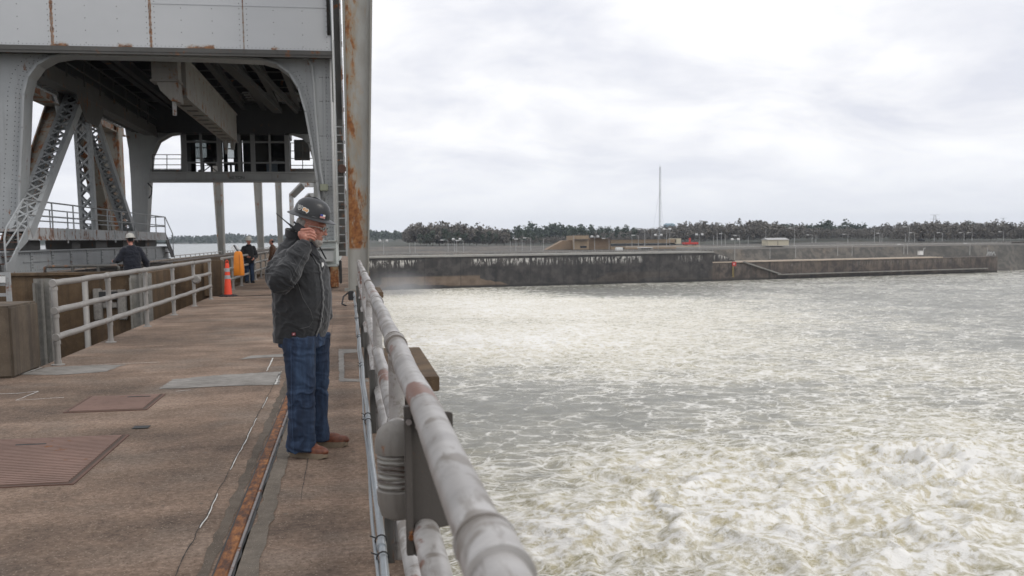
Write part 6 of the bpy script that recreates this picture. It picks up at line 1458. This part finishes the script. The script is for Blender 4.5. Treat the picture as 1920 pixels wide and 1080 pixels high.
def figure(pos_, yaw, label, jacket, legs, hat, sc=1., hands=((.18, .30, .80), (.10, -.30, .82)), elbows=((.0, .30, 1.08), (0, -.30, 1.08)), lean=0., seated=False, face=None, vox=.012, group=None, girth=1.):
    o = thing('person', pos_, label, 'person', group); f = Vector((math.cos(yaw), math.sin(yaw), 0)); r = Vector((f.y, -f.x, 0)); O = Vector(pos_)
    def W_(F, R_, z): return O+(f*(F+lean*max(0, z-.9))+r*R_+Vector((0, 0, z)))*sc
    dz = -.42 if seated else 0
    def row(z, a, b_, c=0): p = W_(c, 0, z+dz); return (p.x, p.y, p.z, a*sc, b_*sc)
    H = Head(W_(.04, 0, 1.66+dz), yaw, R(8)); sk = MB(); head_shapes(sk, H); limb(sk, [W_(0, 0, 1.42+dz), W_(.02, 0, 1.58+dz)], [.06, .056])
    ecol(sk, [row(.9, .10, .15), row(1.1, .11, .15), row(1.38, .10, .17), row(1.46, .06, .10)], f, r)
    feet = [(.02, .11), (-.02, -.11)]; tr = MB()
    for i, s_ in enumerate((1, -1)):
        shd = W_(-.01, s_*.20, 1.40+dz); el = W_(*elbows[i][:2], elbows[i][2]+dz); hd = W_(*hands[i][:2], hands[i][2]+dz); limb(sk, [shd, el, hd], [.045, .036, .026]); hand(sk, hd, hd-el, r*s_, -s_, sc)
        if seated: pts = [W_(0, s_*.1, .52), W_(.42, s_*.12, .50), W_(.42, s_*.12, .10)]
        else: pts = [W_(0, s_*.09, .92), W_(.02, s_*.10, .50), W_(0, s_*.11, .07)]
        limb(sk, pts, [.07, .048, .034]); limb(tr, pts, [.105, .078, .070])
    fuse('body', sk, vox*.75, M['skin'], o, 1)
    jk = MB(); ecol(jk, [row(z_, a_*girth, b_*girth) for z_, a_, b_ in ((.80, .14, .19), (.9, .145, .19), (1.1, .15, .195), (1.35, .135, .21), (1.46, .10, .15), (1.54, .075, .08))], f, r)
    for i, s_ in enumerate((1, -1)):
        shd = W_(-.01, s_*.18, 1.40+dz); el = W_(*elbows[i][:2], elbows[i][2]+dz); hd = W_(*hands[i][:2], hands[i][2]+dz); limb(jk, [shd, el, el.lerp(hd, .93)], [.088*girth, .070*girth, .050*girth])
    fuse('jacket', jk, vox, jacket, o, 2, folds(.012, 8, (.3, 0, .9), sc*7))
    ecol(tr, [row(.80, .12, .165), row(.98, .12, .165)], f, r); fuse('trousers', tr, vox, legs, o, 2, folds(.008, 7, (.3, 0, .9), 2.))
    for s_ in (1, -1):
        mu = MB(); so = MB(); fx = .42 if seated else 0; boot(mu, so, W_(fx-.07, s_*.11, 0), W_(fx+.21, s_*.13, 0)); B = fuse('boot', mu, vox, M['black'], o, 1); so.build('sole', M['black'], B)
    if hat: helmet(H, hat, o)
    hr = MB(); hr.ell(H(-.03, 0, .03), (.088, .080, .082), H.M); hr.build('hair', M['blackj'], o, smooth=True)
    return o
p = pt(247, 470, Y=27.6); figure((p.x, 27.6, 0), R(115), 'man in white hard hat and navy jacket at the bay wall, seen from behind', M['navy'], M['denim'], M['hat_white'], .96, hands=((.10, .44, .80), (.12, -.42, 1.12)), elbows=((.02, .38, 1.06), (.02, -.36, 1.13)), lean=.10, girth=1.22)
p = pt(466, 470, Y=38.2); figure((p.x, 38.2, 0), R(-75), 'man in a white hard hat and black jacket standing beyond the orange bag', M['blackj'], M['denim'], M['hat_white'], .93, hands=((.26, .12, 1.05), (.24, -.16, .98)), lean=.1)
p = pt(511, 470, Y=45.); figure((p.x, 45., 0), R(170), 'person in a brown jacket almost hidden behind the man with the radio', M['brownj'], M['blackj'], None, .90)
pc = pt(396, 322, Y=56.1); figure((pc.x, 56.1, pc.z), R(200), 'operator seated as a dark silhouette inside the crane cabin', M['blackj'], M['blackj'], None, 1.05, hands=((.42, .18, 1.08), (.42, -.15, 1.05)), seated=True, vox=.014)
def cab_seat(u, lab):
    p_ = pt(u, 322, Y=56.1); o = thing('operator_seat', (p_.x, 56.1, p_.z), lab, 'seat', 'seats in the crane cabin')
    MB().box(p_.x-.25, p_.x+.25, 55.9, 56.4, p_.z+.36, p_.z+.46).build('seat', M['blacksteel'], o, bevel=.03); MB().box(p_.x+.18, p_.x+.28, 55.9, 56.4, p_.z+.46, p_.z+(.6 if u < 400 else .75)).build('backrest', M['blacksteel'], o, bevel=.03)
    MB().path([(p_.x, 56.15, p_.z), (p_.x, 56.15, p_.z+.36)], .06, 10).build('pedestal', M['blacksteel'], o)
cab_seat(397, 'seat under the seated operator in the crane cabin'); cab_seat(433, 'empty dark seat right of the operator in the crane cabin')

# ------------------------------------------------------------------ small things by the left rail
def marker():
    p = pt(430, 551, Y=29.6); x, y = -3.42, 29.2; o = thing('traffic_marker', (x, y, 0), 'tall orange looper traffic marker with two silver bands beside the concrete post', 'traffic cone')
    MB().lathe((x, y, 0), [(.26, 0), (.26, .03), (.20, .05), (.12, .06)], 8).build('base', M['black'], o)
    def rz(z): return .115-.065*(z/.98)
    MB().lathe((x, y, 0), [(rz(.04), .04), (rz(.5), .5), (rz(.92), .92), (.03, .94)], 20).build('body', M['cone'], o, smooth='auto')
    for (a, b_) in ((.50, .60), (.70, .80)): MB().lathe((x, y, 0), [(rz(a)+.003, a), (rz(b_)+.003, b_)], 20).build('reflective_band', M['reflect'], o, smooth='auto')
    MB().path([(x-.03, y, .93), (x-.03, y, 1.0), (x, y, 1.03), (x+.03, y, 1.0), (x+.03, y, .93)], .013, 8).build('handle', M['cone'], o, smooth=True)
    mb = MB(); mb.path([(x+.1, y-.1, .015), (x+.5, y-.2, .015), (x+.9, y-.05, .015), (x+1.4, y+.1, .015)], .012, 6); tag(mb.build('loose_cable', M['black'], smooth=True), 'thin black cable lying on the deck by the traffic marker', 'cable')
    yb = 31.6; x = -3.62; o = thing('rescue_bag', (x, yb, 1), 'long orange rescue bag hung over the second left railing', 'bag')
    a = pt(439, 517, Y=yb); c = pt(456, 471, Y=yb); w = (c.x-a.x)/2; cx_ = (a.x+c.x)/2; mb = MB()
    mb.rings([[Vector((cx_+dx*w*k, yb+dy*.13*k, z)) for dx, dy in ((-1, -.6), (-.3, -1), (.55, -1), (1, -.5), (1, .8), (-.9, .8))] for z, k in ((a.z, .96), (a.z+.03, 1.06), (a.z+.35, .98), (c.z-.18, .90), (c.z-.03, .72), (c.z, .45))]); B = mb.build('bag', M['orange'], o, smooth='auto', bevel=.008)
    mb = MB(); mb.path([Vector((cx_+w*.3, yb-.135, a.z+.03)), Vector((cx_+w*.28, yb-.125, c.z-.1))], .008, 6); mb.build('seam', plain('bag_seam', (.45, .14, .02), .7), o)
    mb = MB(); mb.path([(cx_, yb, c.z-.05), (cx_-.02, yb+.05, c.z+.04), (cx_+.12, yb+.08, c.z+.02), (cx_+.16, yb+.1, c.z-.1)], .014, 8); mb.build('strap', M['black'], o, smooth=True)
    o = thing('folded_sign', (cx_, yb+.15, 1), 'folded white and green striped poles leaning above the orange rescue bag', 'poles')
    for (u0, v0, u1, v1, mt) in ((449, 472, 436, 460, 'white'), (452, 472, 440, 459, 'reflect'), (455, 472, 444, 460, 'white'), (444, 470, 433, 463, 'white'), (449, 470, 438, 459.5, 'black')):
        MB().beam(pt(u0, v0+8, Y=yb+.25), pt(u1, v1, Y=yb+.25), .035, .03).build('pole', M[mt], o, bevel=.004)
marker()
def rail_clamp():
    p = pt(374, 537, Y=24.9); o = tag(MB().lathe((-3.66, 24.97, .66), [(.08, -.10), (.11, -.06), (.11, .06), (.08, .10)], 14, axis=(0, 1, 0)).build('rope_coil', M['galv'], smooth='auto'), 'pale coil tied to a post of the nearest left railing', 'coil')
rail_clamp()

# ------------------------------------------------------------------ drifting spray by the dam, and the air
def haze():
    def vol(name, dens, col_, an=0.):
        m = bpy.data.materials.new(name); m.use_nodes = True; t = m.node_tree; t.nodes.clear(); o_ = N(t, 'ShaderNodeOutputMaterial'); v = N(t, 'ShaderNodeVolumePrincipled')
        v.inputs['Density'].default_value = dens; v.inputs['Color'].default_value = col4(col_); v.inputs['Anisotropy'].default_value = an; t.links.new(v.outputs[0], o_.inputs['Volume']); return m
    o = MB().box(-2800, 2800, -500, 3500, -20, 70).build('haze', vol('air', HAZE, (.80, .88, 1.))); tag(o, None, None, None, 'stuff')
    mb = MB(); c = pt(725, 535, Z=WZ+2); c = Vector((12, 285, WZ))
    mb.ell((0, 0, 0), (15, 26, 9)); mm = vol('mist', .05, (1, 1, 1)); o = mb.build('spray_mist', mm, smooth=True); o.location = (14, 296, WZ)
    t = mm.node_tree; v = [n for n in t.nodes if n.type == 'PRINCIPLED_VOLUME'][0]; co = pos(t, (1/15, 1/26, 1/9), True); ln = N(t, 'ShaderNodeVectorMath', operation='LENGTH'); t.links.new(co, ln.inputs[0]); ns = noise(t, co, 1.8, 3, .6)
    k = math_(t, 'SUBTRACT', 1, ln.outputs['Value'], True); k = math_(t, 'MULTIPLY', math_(t, 'MULTIPLY', k, k), math_(t, 'MULTIPLY', ns, .16)); t.links.new(k, v.inputs['Density']); tag(o, 'faint mist drifting at the foot of the lock wall beside the column', 'mist', None, 'stuff')
HAZE = .00012
haze()
